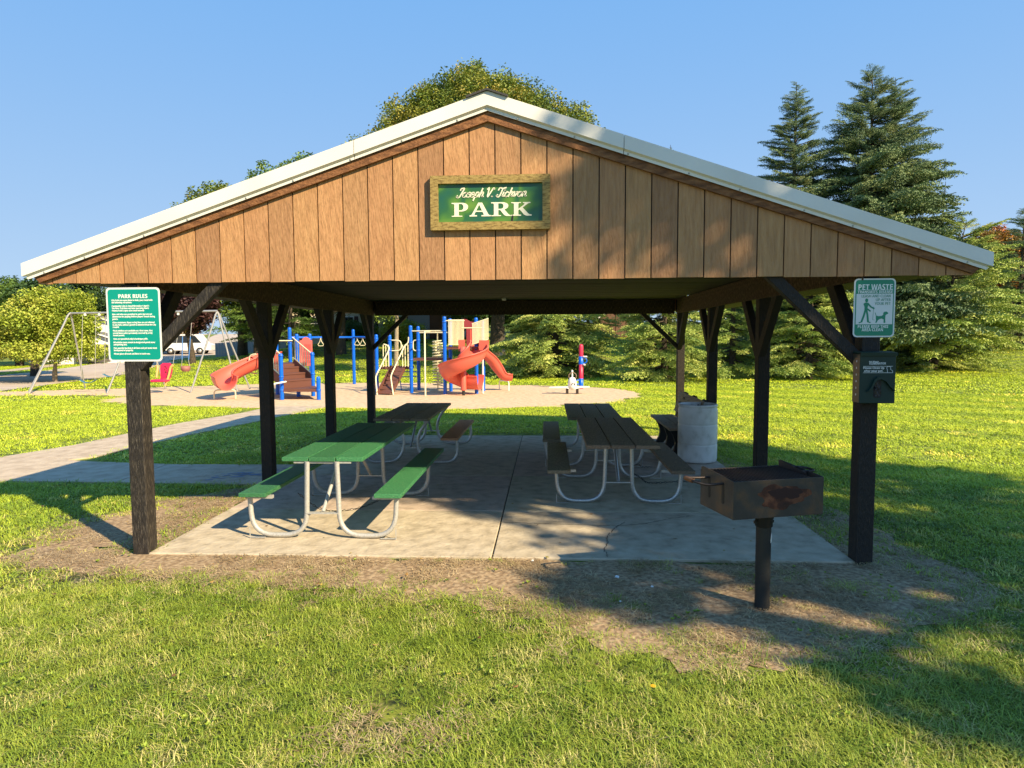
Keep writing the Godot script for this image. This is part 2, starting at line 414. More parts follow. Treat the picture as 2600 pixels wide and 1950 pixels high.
func setup() -> void:
	var cam := Camera3D.new()
	cam.name = "camera"
	cam.position = P(0.4904, 1.9486, -5.677)
	cam.rotation = Vector3(-0.0718, 0.0536, -0.0051)
	cam.fov = rad_to_deg(2.0 * atan(975.0 / 1678.7))
	cam.near = 0.1
	cam.far = 600.0
	add_child(cam)
	cam.current = true
	var sky := ProceduralSkyMaterial.new()
	sky.sky_top_color = lin(0.070, 0.208, 0.44)
	sky.sky_horizon_color = lin(0.275, 0.365, 0.465)
	sky.sky_curve = 0.21
	sky.ground_bottom_color = lin(0.12, 0.14, 0.08)
	sky.ground_horizon_color = lin(0.22, 0.30, 0.34)
	sky.sun_angle_max = 1.0
	var e := Environment.new()
	e.background_mode = Environment.BG_SKY
	e.sky = Sky.new()
	e.sky.sky_material = sky
	e.tonemap_mode = Environment.TONE_MAPPER_LINEAR
	e.tonemap_exposure = 2.0
	e.sdfgi_enabled = true
	e.ssao_enabled = true
	e.ssil_enabled = true
	var we := WorldEnvironment.new()
	we.name = "environment"
	we.environment = e
	add_child(we)
	var sun := DirectionalLight3D.new()
	sun.name = "sun"
	sun.light_energy = 1.5
	sun.light_color = Color(1.0, 0.915, 0.76)
	sun.light_angular_distance = 0.53
	sun.shadow_enabled = true
	add_child(sun)
	sun.look_at_from_position(Vector3.ZERO, SUN, Vector3.UP)

func sheet(pl: PackedVector2Array, y: float, n: String, m: Material, jit := 0.0, step := 0.35) -> MeshInstance3D:
	var out := PackedVector2Array()
	for i in pl.size():
		var a := pl[i]
		var b := pl[(i + 1) % pl.size()]
		var k := maxi(1, int(a.distance_to(b) / step)) if jit > 0.0 else 1
		for j in k:
			var p := a.lerp(b, float(j) / k)
			if jit > 0.0: p += Vector2(fn.get_noise_2d(p.x * 150.0, p.y * 150.0), fn.get_noise_2d(p.x * 150.0 + 900.0, p.y * 150.0)) * jit
			out.append(p)
	var st := S()
	var idx := Geometry2D.triangulate_polygon(out)
	for i in range(0, idx.size(), 3):
		var q := []
		for k in 3: q.append(P(out[idx[i + k]].x, y + ground_y(out[idx[i + k]].x, out[idx[i + k]].y), out[idx[i + k]].y))
		tri(st, q[0], q[1], q[2], Vector3.UP)
	return struct(st, n, m)

func ground() -> void:
	org = Vector3.ZERO
	polys = {"path": poly(SPATH), "sand": poly(SSAND), "dirt": poly(SDIRT)}
	var rc := [[-19.3, 4.0, -27.5, 6.0], [-20.0, 18.0, -27.7, 22.0], [-22.1, 28.5, -29.5, 31.0], [-27.6, 44.9, -35.5, 48.0], [-37.6, 78.6, -47.0, 82.0], [-52.0, 118.0, -62.0, 118.0]]
	var rp := []
	var wp := []
	for q in rc: rp.append([q[0], q[1]])
	for i in range(rc.size() - 1, -1, -1): rp.append([rc[i][2], rc[i][3]])
	for q in rc: wp.append([q[2] - 1.7, q[3]])
	for i in range(rc.size() - 1, -1, -1): wp.append([rc[i][2] - 3.0, rc[i][3]])
	polys["road"] = poly(rp)
	polys["walk"] = poly(wp)
	var st := S()
	st.set_smooth_group(0)
	var xs := []
	var ds := []
	var x := -170.0
	while x <= 170.0:
		xs.append(x)
		x += 1.6 if absf(x) < 30.0 else 6.0
	var d := -40.0
	while d <= 260.0:
		ds.append(d)
		d += 1.6 if d > -8.0 and d < 50.0 else 6.0
	for i in xs.size() - 1:
		for j in ds.size() - 1:
			var c := [[xs[i], ds[j]], [xs[i + 1], ds[j]], [xs[i + 1], ds[j + 1]], [xs[i], ds[j + 1]]]
			for t in [[0, 1, 2], [0, 2, 3]]:
				for k in [t[0], t[2], t[1]]:
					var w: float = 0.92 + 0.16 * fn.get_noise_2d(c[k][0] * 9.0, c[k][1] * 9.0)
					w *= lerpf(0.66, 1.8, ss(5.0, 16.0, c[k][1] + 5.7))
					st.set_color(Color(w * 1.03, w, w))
					st.add_vertex(P(c[k][0], ground_y(c[k][0], c[k][1]) - 0.012, c[k][1]))
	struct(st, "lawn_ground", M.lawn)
	sheet(polys.sand, -0.004, "playground_sand", M.sand, 0.5)
	sheet(poly([[-4.4, 0.3], [-3.4, 0.15], [-3.1, 0.02], [3.25, 0.02], [3.7, 0.3], [3.95, 0.0], [3.9, -0.5], [3.3, -1.15], [2.6, -1.6], [1.9, -1.85], [1.3, -1.85], [0.8, -1.6], [0.3, -1.15], [-0.2, -0.95], [-1.0, -0.8], [-2.0, -0.72], [-2.9, -0.6], [-3.8, -0.5], [-4.4, -0.2]]), -0.005, "bare_earth", M.soil, 0.22, 0.12)
	sheet(poly([[-4.5, 0.25], [-4.6, 1.0], [-4.2, 1.8], [-3.5, 2.6], [-3.11, 2.7], [-3.11, 0.1], [-3.5, 0.2]]), -0.0035, "bare_earth", M.soil, 0.12, 0.15)
	sheet(poly([[3.1, 0.1], [3.1, 2.4], [3.3, 2.6], [3.7, 1.9], [3.8, 0.9], [3.75, 0.1]]), -0.0035, "bare_earth", M.soil, 0.12, 0.15)
	sheet(poly([[3.1, 3.0], [3.1, 4.6], [3.3, 5.2], [3.55, 4.4], [3.45, 3.4]]), -0.0035, "bare_earth", M.soil, 0.12, 0.15)
	# walkway: a straight walk to the playground and a spur to the shelter, cast in slabs
	var pv := Node3D.new()
	pv.name = "concrete_walkway"
	pv.set_meta("kind", "structure")
	add_child(pv)
	var cuts := [[[-3.14, 2.8], [-5.35, 2.86], [-5.35, 4.13], [-3.14, 4.15]], [[-5.36, 2.86], [-7.2, 2.88], [-7.2, 4.42], [-6.7, 4.3], [-5.5, 4.15], [-5.36, 4.13]], [[-7.21, 2.88], [-9.0, 2.9], [-9.0, 4.5], [-8.75, 4.5], [-8.5, 4.68], [-7.21, 4.55]], [[-9.01, 2.9], [-11.5, 2.9], [-11.5, 4.5], [-9.01, 4.5]], [[-11.51, 2.9], [-15, 2.9], [-15, 4.5], [-11.51, 4.5]], [[-8.5, 4.69], [-7.2, 4.56], [-7.2, 4.43], [-6.95, 4.8], [-6.87, 5.8], [-8.18, 5.8]], [[-8.17, 5.81], [-6.87, 5.81], [-6.7, 7.2], [-8.1, 7.3]], [[-8.1, 7.31], [-6.7, 7.21], [-6.3, 9.1], [-7.9, 9.1]], [[-7.9, 9.11], [-6.3, 9.11], [-6.0, 11.0], [-7.4, 11.1]], [[-7.4, 11.11], [-6.0, 11.01], [-5.7, 12.6], [-7.3, 12.6]]]
	for c in cuts:
		st = S()
		prism(st, poly(c), -0.06, 0.008 + 0.002 * (cuts.find(c) % 2), Transform3D(Basis(Vector3(1, 0, 0), Vector3(0, 0, -1), Vector3(0, 1, 0)), Vector3.ZERO))
		put(st, "paving_slab", M.path_concrete, pv)
	for e in [["road", "asphalt_road", -0.002, M.road], ["walk", "far_pavement", 0.006, M.path_concrete]]:
		st = S()
		var pl: PackedVector2Array = polys[e[0]]
		var n := pl.size()
		for i in n / 2 - 1:
			var a := pl[i]
			var b := pl[i + 1]
			var a2 := pl[n - 1 - i]
			var b2 := pl[n - 2 - i]
			for j in 8:
				var q := []
				for t in [[j / 8.0, 0], [j / 8.0, 1], [(j + 1) / 8.0, 1], [(j + 1) / 8.0, 0]]:
					var p: Vector2 = a.lerp(b, t[0]) if t[1] == 0 else a2.lerp(b2, t[0])
					q.append(P(p.x, ground_y(p.x, p.y) + e[2] + 0.01, p.y))
				quad(st, q[0], q[1], q[2], q[3], Vector3.UP)
		struct(st, e[1], e[3])
	# shelter slab cast in eight panels with open joints, on a footing
	var sl := Node3D.new()
	sl.name = "concrete_slab"
	sl.set_meta("kind", "structure")
	add_child(sl)
	st = S()
	box(st, P(0.01, -0.09, 3.59), Vector3(6.2, 0.16, 7.12))
	put(st, "footing", M.dark_metal, sl)
	var js := [0.0, 1.55, 3.4, 5.3, 7.18]
	for i in 4:
		for s in 2:
			st = S()
			var x0: float = -3.12 if s == 0 else 0.007
			var x1: float = -0.007 if s == 0 else 3.12
			box(st, P((x0 + x1) / 2.0, -0.03 + 0.0015 * ((i + s) % 3), (js[i] + js[i + 1]) / 2.0), Vector3(x1 - x0, 0.08, js[i + 1] - js[i] - (0.011 if i != 1 else 0.006)), Basis(), 0.006)
			put(st, "slab_panel", M["concrete_%d" % ((i * 2 + s + i / 2) % 4)], sl)
	for c in [[[1.02, 0.05], [1.0, 0.25], [1.05, 0.42], [1.06, 0.6], [1.12, 0.8], [1.2, 1.0], [1.3, 1.15]], [[1.2, 1.0], [1.5, 1.1], [1.8, 1.3], [2.05, 1.42]], [[0.02, 1.1], [0.4, 1.06], [0.8, 1.04], [1.2, 1.0]]]:
		st = S()
		for i in c.size() - 1:
			var a := Vector2(c[i][0], c[i][1])
			var b := Vector2(c[i + 1][0], c[i + 1][1])
			for k in 6:
				var p := a.lerp(b, k / 6.0) + Vector2(rng.randf_range(-0.012, 0.012), 0)
				var q := a.lerp(b, (k + 1.1) / 6.0) + Vector2(rng.randf_range(-0.012, 0.012), 0)
				var nn := (q - p).orthogonal().normalized() * rng.randf_range(0.002, 0.0045)
				quad(st, P(p.x - nn.x, 0.0135, p.y - nn.y), P(p.x + nn.x, 0.0135, p.y + nn.y), P(q.x + nn.x, 0.0135, q.y + nn.y), P(q.x - nn.x, 0.0135, q.y - nn.y), Vector3.UP)
		put(st, "crack", M.black, sl)

func rake(x: float) -> float: return 3.962 - 0.3333 * absf(x + 0.002)
func shelter() -> void:
	var t := thing("picnic_shelter", "brown gable roofed open picnic shelter on black timber posts", "shelter", Vector3.ZERO)
	var st := S()
	var zb := 8.05
	# posts and their braces
	var pd := [0.0, 2.72, 5.26, 7.85]
	for s in [-1.0, 1.0]:
		for i in 4:
			st = S()
			var xc: float = s * 3.19
			box(st, P(xc, 1.20, pd[i] + 0.0725), Vector3(0.145, 2.44, 0.145), Basis(), 0.006)
			put(st, "post", M.post_worn if s < 0 and i == 0 else M.post_dark, t, "" if i or s > 0 else "sun bleached flaking black post")
			for q in [-1.0, 1.0]:
				if (i == 0 and q < 0) or (i == 3 and q > 0): continue
				st = S()
				var dd: float = pd[i] + 0.0725
				bar(st, P(xc - s * 0.03, 1.72, dd + q * 0.04), P(xc - s * 0.03, 2.44, dd + q * 0.64), 0.088, 0.13, 0.005)
				put(st, "brace", M.post_dark, t)
			if i == 0 or i == 3:
				st = S()
				bar(st, P(xc - s * 0.05, 1.70, pd[i] + 0.04), P(xc - s * 1.0, 2.62, pd[i] + 0.04), 0.085, 0.095 if i == 0 else 0.08, 0.005)
				put(st, "brace", M.post_worn if s < 0 and i == 0 else M.post_dark, t)
		# side beam faced with plywood
		st = S()
		box(st, P(s * 3.19, 2.55, 4.07), Vector3(0.16, 0.27, 8.0), Basis(), 0.004)
		put(st, "side_beam", M.post_dark, t)
		var dd := -0.01
		while dd < 7.8:
			st = S()
			var dn := minf(dd + 1.22, 7.83)
			box(st, P(s * 3.098, 2.541, (dd + dn) / 2.0), Vector3(0.018, 0.29, dn - dd - 0.004), Basis(), 0.002)
			put(st, "beam_facing", M.beam_wood, t)
			dd = dn
		# soffit and eave board
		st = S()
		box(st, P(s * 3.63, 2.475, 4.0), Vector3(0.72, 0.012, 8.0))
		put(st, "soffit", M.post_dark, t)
		st = S()
		box(st, P(s * 4.0, 2.545, 4.0), Vector3(0.025, 0.12, 8.0))
		put(st, "eave_board", M.rake_wood, t)
		# roof slope
		st = S()
		var a := Vector2(-0.002, 3.946)
		var b := Vector2(-0.002 + s * 4.09, 3.946 - 0.3333 * 4.09)
		prism(st, PackedVector2Array([a, b, b - Vector2(0, 0.05), a - Vector2(0, 0.05)]), 0.07, -zb - 0.05)
		put(st, "roof_slope", M.shingle, t)
	st = S()
	prism(st, PackedVector2Array([Vector2(-0.002, 3.978), Vector2(0.17, 3.922), Vector2(0.17, 3.905), Vector2(-0.002, 3.964), Vector2(-0.174, 3.905), Vector2(-0.174, 3.922)]), 0.13, -zb - 0.1)
	put(st, "ridge_cap", M.shingle, t)
	# ceiling planks running across
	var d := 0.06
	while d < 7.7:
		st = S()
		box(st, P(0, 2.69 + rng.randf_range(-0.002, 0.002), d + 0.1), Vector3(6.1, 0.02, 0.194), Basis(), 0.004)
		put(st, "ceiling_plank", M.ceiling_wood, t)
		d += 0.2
	# back beam with plywood facing
	st = S()
	box(st, P(0, 2.53, 7.93), Vector3(6.1, 0.24, 0.14))
	put(st, "back_beam", M.post_dark, t)
	for k in 5:
		st = S()
		box(st, P(-2.44 + 1.22 * k, 2.527, 7.848), Vector3(1.214, 0.272, 0.018), Basis(), 0.002)
		put(st, "back_facing", M.clad_wood, t)
	st = S()
	prism(st, PackedVector2Array([Vector2(-3.9, 2.45), Vector2(3.9, 2.45), Vector2(3.9, 2.56), Vector2(0.0, 3.86), Vector2(-3.9, 2.56)]), -zb + 0.02, -zb - 0.02)
	put(st, "back_gable", M.gable_wood, t)
	# front gable: backing, then boards with open grooves
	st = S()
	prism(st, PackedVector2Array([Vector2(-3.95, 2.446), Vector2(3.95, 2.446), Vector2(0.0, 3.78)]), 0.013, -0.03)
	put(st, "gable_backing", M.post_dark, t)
	for i in range(-1, 37):
		var x0 := -3.859 + 0.2174 * (i - 1) + 0.005
		var x1 := x0 + 0.2070
		x0 = maxf(x0, -3.99)
		x1 = minf(x1, 3.98)
		if x1 - x0 < 0.03: continue
		var top := func(xx: float) -> float: return rake(xx) - 0.18
		var y0 := 2.432 + rng.randf_range(-0.004, 0.004)
		if top.call(x0) < y0 and top.call(x1) < y0: continue
		var pl := PackedVector2Array([Vector2(x0, y0), Vector2(x1, y0), Vector2(x1, maxf(y0 + 0.004, top.call(x1)))])
		if x0 < 0.0 and x1 > 0.0: pl.append(Vector2(0.0, top.call(0.0)))
		pl.append(Vector2(x0, maxf(y0 + 0.004, top.call(x0))))
		st = S()
		prism(st, pl, 0.03 + rng.randf_range(-0.001, 0.0015), 0.012)
		put(st, "gable_board", M["gable_wood_%d" % ((i * 7 + i / 3 + 12) % 6)], t)
	# rake boards and white metal trim, each slope in two lengths
	for s in [-1.0, 1.0]:
		var at := func(u: float, dy: float) -> Vector2: return Vector2(-0.002 + s * u, 3.962 - 0.3333 * u + dy)
		st = S()
		prism(st, PackedVector2Array([at.call(0.0, -0.13), at.call(4.01, -0.13), at.call(3.95, -0.205), at.call(0.0, -0.228)]), 0.062, 0.02)
		put(st, "rake_board", M.rake_wood, t)
		for seg in [[0.0, 1.118], [1.123, 4.075]]:
			st = S()
			var u0: float = seg[0]
			var u1: float = seg[1]
			prism(st, PackedVector2Array([at.call(u0, 0.0), at.call(u1, 0.0), at.call(u1 + (0.0 if u0 == 0.0 else 0.0), -0.112), at.call(u0, -0.112)]), 0.108, 0.07)
			# return under the face and a small lip
			for q in [[-0.112, 0.108, -0.126, 0.084], [-0.126, 0.084, -0.15, 0.084]]:
				var p0: Vector2 = at.call(u0, q[0])
				var p1: Vector2 = at.call(u1 - (0.02 if u0 > 0 else 0.0), q[0])
				var p2: Vector2 = at.call(u1 - (0.04 if u0 > 0 else 0.0), q[2])
				var p3: Vector2 = at.call(u0, q[2])
				quad(st, Vector3(p0.x, p0.y, q[1]), Vector3(p1.x, p1.y, q[1]), Vector3(p2.x, p2.y, q[3]), Vector3(p3.x, p3.y, q[3]), Vector3(0, -0.3, 1))
				quad(st, Vector3(p0.x, p0.y, q[1] - 0.004), Vector3(p1.x, p1.y, q[1] - 0.004), Vector3(p2.x, p2.y, q[3] - 0.004), Vector3(p3.x, p3.y, q[3] - 0.004), Vector3(0, 0.3, -1))
			put(st, "fascia_trim", M.white_trim, t)
		for k in 9:
			st = S()
			var sp: Vector2 = at.call(0.25 + 0.46 * k + 0.05 * sin(k * 3.0), -0.139)
			box(st, Vector3(sp.x, sp.y, 0.087), Vector3(0.014, 0.014, 0.008), Basis(), 0.003)
			put(st, "trim_screw", M.galvanized_dull, t)
func stroke(st: SurfaceTool, pts: Array, w: float, z: float, th := 0.0012) -> void:
	for i in pts.size() - 1:
		var a: Vector2 = pts[i]
		var b: Vector2 = pts[i + 1]
		var u := (b - a).normalized() * w * 0.35
		var v := u.orthogonal().normalized() * w / 2
		prism(st, PackedVector2Array([a - u + v, b + u + v, b + u - v, a - u - v]), z, z + th + 0.0004 * (i % 2))
func bolt(t: Node, at: Vector3) -> void:
	var st := S()
	lathe(st, [Vector2(0.0, 0.012), Vector2(0.007, 0.010), Vector2(0.010, 0.004), Vector2(0.018, 0.003), Vector2(0.018, 0.0)], 10, Vector3.ZERO)
	var o := put(st, "bolt", M.galvanized_dull, t)
	o.transform = Transform3D(Basis(Vector3.RIGHT, PI / 2), at - org)
func signs() -> void:
	var sans := SystemFont.new()
	sans.font_names = PackedStringArray(["Droid Sans"])
	var bold := SystemFont.new()
	bold.font_names = PackedStringArray(["Droid Sans"])
	bold.font_weight = 700
	var serif := SystemFont.new()
	serif.font_names = PackedStringArray(["Droid Serif"])
	serif.font_weight = 700
	# framed park name board on the gable
	var t := thing("park_name_sign", "green painted PARK name board in a yellow timber frame on gable", "sign", Vector3(0.014, 2.85, 0.035))
	var z := 0.034
	var fx := [-0.4891, 0.5167]
	var fy := [2.8435, 3.2929]
	var w := 0.066
	for e in [[[fx[0], fy[1]], [fx[1], fy[1]], [fx[1] - w, fy[1] - w], [fx[0] + w, fy[1] - w]], [[fx[0], fy[0]], [fx[1], fy[0]], [fx[1] - w, fy[0] + w], [fx[0] + w, fy[0] + w]], [[fx[0], fy[0] + 0.002], [fx[0] + w - 0.001, fy[0] + w], [fx[0] + w - 0.001, fy[1] - w], [fx[0], fy[1] - 0.002]], [[fx[1], fy[0] + 0.002], [fx[1] - w + 0.001, fy[0] + w], [fx[1] - w + 0.001, fy[1] - w], [fx[1], fy[1] - 0.002]]]:
		var st := S()
		prism(st, poly(e), z, z + 0.044)
		put(st, "frame_board", M.park_frame, t)
	var st := S()
	box(st, Vector3(0.0138, 3.0682, z + 0.009), Vector3(0.90, 0.34, 0.014))
	put(st, "panel", M.park_panel, t)
	text("lettering", "PARK", Vector3(0.019, 3.012, z + 0.018), 0.160, M.lettering_cream, t, serif, HORIZONTAL_ALIGNMENT_CENTER, 1.50)
	var glyphs := {"J": [1.05, [[0.35, 1.5], [0.5, 1.8], [1.0, 1.85], [0.8, 1.0], [0.6, 0.2], [0.32, -0.1], [0.0, 0.02], [0.08, 0.3]]], "o": [0.84, [[0.55, 0.9], [0.25, 0.95], [0.0, 0.6], [0.1, 0.15], [0.4, 0.0], [0.68, 0.3], [0.65, 0.75], [0.48, 0.95], [0.85, 0.75]]], "s": [0.7, [[0.62, 0.85], [0.36, 1.0], [0.18, 0.75], [0.52, 0.4], [0.4, 0.03], [0.0, 0.08]]], "e": [0.74, [[0.05, 0.5], [0.55, 0.62], [0.5, 0.95], [0.2, 0.92], [0.0, 0.5], [0.15, 0.05], [0.45, 0.0], [0.75, 0.3]]], "p": [0.85, [[0.25, 0.98], [0.02, -0.75]], [[0.12, 0.6], [0.42, 1.0], [0.7, 0.8], [0.6, 0.2], [0.3, 0.0], [0.1, 0.2]]], "h": [0.88, [[0.32, 1.8], [0.08, 0.0]], [[0.14, 0.55], [0.45, 1.0], [0.66, 0.85], [0.6, 0.12], [0.85, 0.12]]], "V": [1.1, [[-0.05, 1.6], [0.2, 1.85], [0.36, 0.0], [0.95, 1.75], [1.25, 1.65]]], ".": [0.45, [[0.0, 0.06], [0.14, 0.06]]], "T": [1.0, [[0.05, 1.4], [0.25, 1.85], [0.8, 1.75], [1.35, 1.9]], [[0.8, 1.75], [0.68, 0.5], [0.42, -0.05], [0.02, 0.12], [0.15, 0.4]]], "i": [0.5, [[0.2, 0.95], [0.12, 0.12], [0.42, 0.12]], [[0.26, 1.35], [0.38, 1.38]]], "c": [0.7, [[0.6, 0.8], [0.35, 1.0], [0.05, 0.6], [0.15, 0.1], [0.42, 0.0], [0.7, 0.2]]], "v": [0.85, [[-0.02, 0.85], [0.15, 0.95], [0.26, 0.02], [0.6, 0.6], [0.58, 0.95], [0.88, 0.88]]], "n": [0.85, [[0.2, 0.98], [0.08, 0.0]], [[0.12, 0.55], [0.4, 1.0], [0.62, 0.85], [0.58, 0.12], [0.85, 0.12]]], " ": [0.45]}
	var sx := 0.0
	var word := "Joseph V. Tichvon"
	for ch in word: sx += glyphs[ch][0]
	var gu := 0.0445
	var pen := 0.022 - sx * gu * 0.5
	for ch in word:
		var gl: Array = glyphs[ch]
		if gl.size() > 1:
			st = S()
			for s in range(1, gl.size()):
				var v3 := []
				for q in gl[s]: v3.append(Vector3(pen + (q[0] + q[1] * 0.28) * gu, 3.118 + q[1] * gu * 0.86, 0))
				var v2 := []
				for q in smooth_pts(v3, 4): v2.append(Vector2(q.x, q.y))
				stroke(st, v2, 0.0105, z + 0.0165, 0.003)
			put(st, "script_letter", M.lettering_cream, t)
		pen += gl[0] * gu
	st = S()
	prism(st, PackedVector2Array([Vector2(0.1989, 2.8970), Vector2(0.2075, 2.9505), Vector2(0.2032, 2.9719), Vector2(0.1925, 2.9452), Vector2(0.1882, 2.8981)]), z + 0.017, z + 0.0205)
	put(st, "split", M.black, t)
	for k in [Vector2(-0.3446, 2.8756), Vector2(-0.0397, 2.8724), Vector2(0.4900, 3.0629)]:
		st = S()
		lathe(st, [Vector2(0, 0.002), Vector2(0.011 if k.y < 2.9 and k.x < -0.1 else 0.006, 0.001), Vector2(0.012 if k.y < 2.9 and k.x < -0.1 else 0.007, 0)], 8, Vector3.ZERO)
		var kn := put(st, "knot", M.black, t)
		kn.transform = Transform3D(Basis(Vector3.RIGHT, PI / 2), Vector3(k.x, k.y, z + 0.0445) - org)
	# park rules
	t = thing("park_rules_sign", "teal green PARK RULES sign on the sunlit left post", "sign", Vector3(-3.15, 1.745, 0.004))
	st = S()
	prism(st, rounded(-3.15, 2.07, 0.49, 0.65, 0.035), 0.004, 0.0065)
	put(st, "border", M.sign_white, t)
	st = S()
	prism(st, rounded(-3.15, 2.07, 0.458, 0.618, 0.026), 0.0065, 0.0075)
	put(st, "face", M.sign_green, t)
	text("heading", "PARK RULES", Vector3(-3.15, 2.318, 0.009), 0.047, M.lettering, t, bold)
	var ln := [[380, "City Parks are open dawn to dusk, year round with"], [425, "the following exceptions."], [495, "Community Lake is closed November 1-April 1"], [540, "The River Trail does not have operating hours"], [588, "Powers Park is open after dusk when lit"], [660, "Beer and wine are permitted in parks but are not"], [708, "allowed on the playing field or players' bench during"], [755, "games."], [825, "Glass containers, liquor or keg beer are not allowed"], [872, "in any Park, unless a permit is obtained from the City"], [918, "Council."], [990, "Picnic shelters are available on a first come, first"], [1038, "served basis unless previously reserved by a City"], [1083, "issued permit."], [1155, "Fires are permitted only in barbeque grills."], [1225, "All vehicles must remain in designated paved areas"], [1270, "and parking lots."], [1340, "Pets must be leashed at all times and pet waste must"], [1385, "be disposed of properly."], [1455, "Please place all trash and litter in trash cans."]]
	for l in ln: text("rule_line", l[1], Vector3(-3.345, 2.395 - (l[0] - 125) * 0.000438, 0.009), 0.0192, M.lettering, t, bold, HORIZONTAL_ALIGNMENT_LEFT, 0.80)
	bolt(t, Vector3(-3.15, 2.362, 0.0075))
	bolt(t, Vector3(-3.15, 1.79, 0.0075))
	# pet waste sign
	t = thing("pet_waste_sign", "green and white PET WASTE sign on the right post", "sign", Vector3(3.2, 1.925, 0.004))
	var c := Vector2(3.2, 2.17)
	st = S()
	prism(st, rounded(c.x, c.y, 0.335, 0.485, 0.034), 0.004, 0.0065)
	put(st, "border", M.sign_white, t)
	st = S()
	prism(st, rounded(c.x, c.y, 0.311, 0.461, 0.026), 0.0065, 0.0075)
	put(st, "face", M.sign_green_b, t)
	st = S()
	box(st, Vector3(c.x, c.y - 0.010, 0.0083), Vector3(0.295, 0.252, 0.0012))
	put(st, "white_panel", M.sign_white, t)
	var q := func(u: float, v: float) -> Vector2: return Vector2(c.x + (u - 380) * 0.00068, c.y - (v - 410) * 0.00068)
	for l in [["PET WASTE", 385, 160, 0.064, 1, 0.86], ["TRANSMITS DISEASE", 385, 217, 0.0315, 1, 0.93], ["PLEASE KEEP THIS", 370, 638, 0.0335, 1, 0.88], ["AREA CLEAN", 366, 677, 0.0335, 1, 0.88]]:
		var p: Vector2 = q.call(l[1], l[2])
		text("lettering", l[0], Vector3(p.x, p.y, 0.0085), l[3], M.lettering, t, bold, HORIZONTAL_ALIGNMENT_CENTER, l[5])
	for l in [["LEASH AND CLEAN", 267], ["UP AFTER", 313], ["YOUR PET", 359]]:
		var p: Vector2 = q.call(570, l[1])
		text("green_lettering", l[0], Vector3(p.x, p.y, 0.0098), 0.030, M.sign_green_b, t, sans, HORIZONTAL_ALIGNMENT_RIGHT, 0.95)
	st = S()
	var ul: Vector2 = q.call(385, 191)
	box(st, Vector3(ul.x, ul.y, 0.0082), Vector3(0.275, 0.0022, 0.001))
	put(st, "rule", M.lettering, t)
	st = S()
	var head := PackedVector2Array()
	for k in 12: head.append(q.call(285 + 18 * cos(TAU * k / 12), 319 + 25 * sin(TAU * k / 12)))
	prism(st, head, 0.0089, 0.0105)
	prism(st, PackedVector2Array([q.call(250, 358), q.call(268, 345), q.call(302, 347), q.call(312, 362), q.call(300, 400), q.call(294, 442), q.call(262, 442), q.call(262, 400)]), 0.0089, 0.0102)
	for s in [[[300, 356], [338, 398], [374, 418], 17], [[258, 365], [282, 412], [330, 448], 17], [[272, 440], [258, 500], [234, 570], 22], [[288, 440], [300, 500], [308, 572], 22], [[236, 578], [204, 590], 13], [[304, 578], [334, 588], 13]]:
		var ps := []
		for k in s.size() - 1: ps.append(q.call(s[k][0], s[k][1]))
		stroke(st, ps, s[-1] * 0.00068, 0.0089, 0.0017)
	put(st, "walker_pictogram", M.sign_green_b, t)
	st = S()
	var dog := PackedVector2Array()
	for k in [[402, 505], [430, 511], [470, 508], [487, 494], [488, 472], [503, 457], [525, 456], [545, 471], [543, 484], [526, 490], [514, 503], [512, 540], [515, 588], [502, 596], [494, 588], [494, 552], [470, 541], [446, 546], [426, 560], [412, 590], [396, 592], [405, 560], [400, 530]]: dog.append(q.call(k[0], k[1]))
	prism(st, dog, 0.0089, 0.0104)
	stroke(st, [q.call(404, 508), q.call(398, 490), q.call(391, 470)], 0.004, 0.0089)
	stroke(st, [q.call(371, 396), q.call(364, 555), q.call(386, 557)], 0.0022, 0.0089)
	put(st, "dog_pictogram", M.sign_green_b, t)
	for v in [115, 706]:
		var p: Vector2 = q.call(385, v)
		bolt(t, Vector3(p.x, p.y, 0.0085))
	# bag dispenser
	t = thing("bag_dispenser", "dark green metal pet bag dispenser box on the right post", "dispenser", Vector3(3.19, 1.385, 0.0))
	st = S()
	box(st, Vector3(3.19, 1.59, 0.064), Vector3(0.285, 0.41, 0.12), Basis(), 0.004)
	put(st, "body", M.box_green, t)
	st = S()
	box(st, Vector3(3.0455, 1.59, 0.064), Vector3(0.003, 0.40, 0.114))
	put(st, "side_label", M.box_side, t)
	for k in 6:
		st = S()
		box(st, Vector3(3.0435, 1.73 - 0.055 * k, 0.07), Vector3(0.002, 0.016, 0.012))
		put(st, "side_symbol", M.sign_white, t)
	st = S()
	prism(st, PackedVector2Array([Vector2(0.0, 1.796), Vector2(0.136, 1.796), Vector2(0.134, 1.775), Vector2(0.138, 1.775), Vector2(0.142, 1.802), Vector2(0.0, 1.812)]), -0.148, 0.148, Transform3D(Basis(Vector3(0, 0, 1), Vector3(0, 1, 0), Vector3(-1, 0, 0)), Vector3(3.19, 0, 0)))
	put(st, "lid", M.box_green, t)
	st = S()
	var arch := PackedVector2Array([Vector2(3.10, 1.48), Vector2(3.13, 1.52), Vector2(3.155, 1.58), Vector2(3.18, 1.605), Vector2(3.21, 1.61), Vector2(3.24, 1.60), Vector2(3.27, 1.57), Vector2(3.295, 1.53), Vector2(3.32, 1.495), Vector2(3.32, 1.487), Vector2(3.28, 1.525), Vector2(3.25, 1.565), Vector2(3.21, 1.585), Vector2(3.18, 1.58), Vector2(3.16, 1.555), Vector2(3.14, 1.51)])
	prism(st, arch, 0.124, 0.150)
	put(st, "hood", M.box_green, t)
	st = S()
	prism(st, rounded(3.19, 1.505, 0.062, 0.15, 0.018), 0.1235, 0.1255)
	put(st, "slot", M.black, t)
	st = S()
	st.set_smooth_group(0)
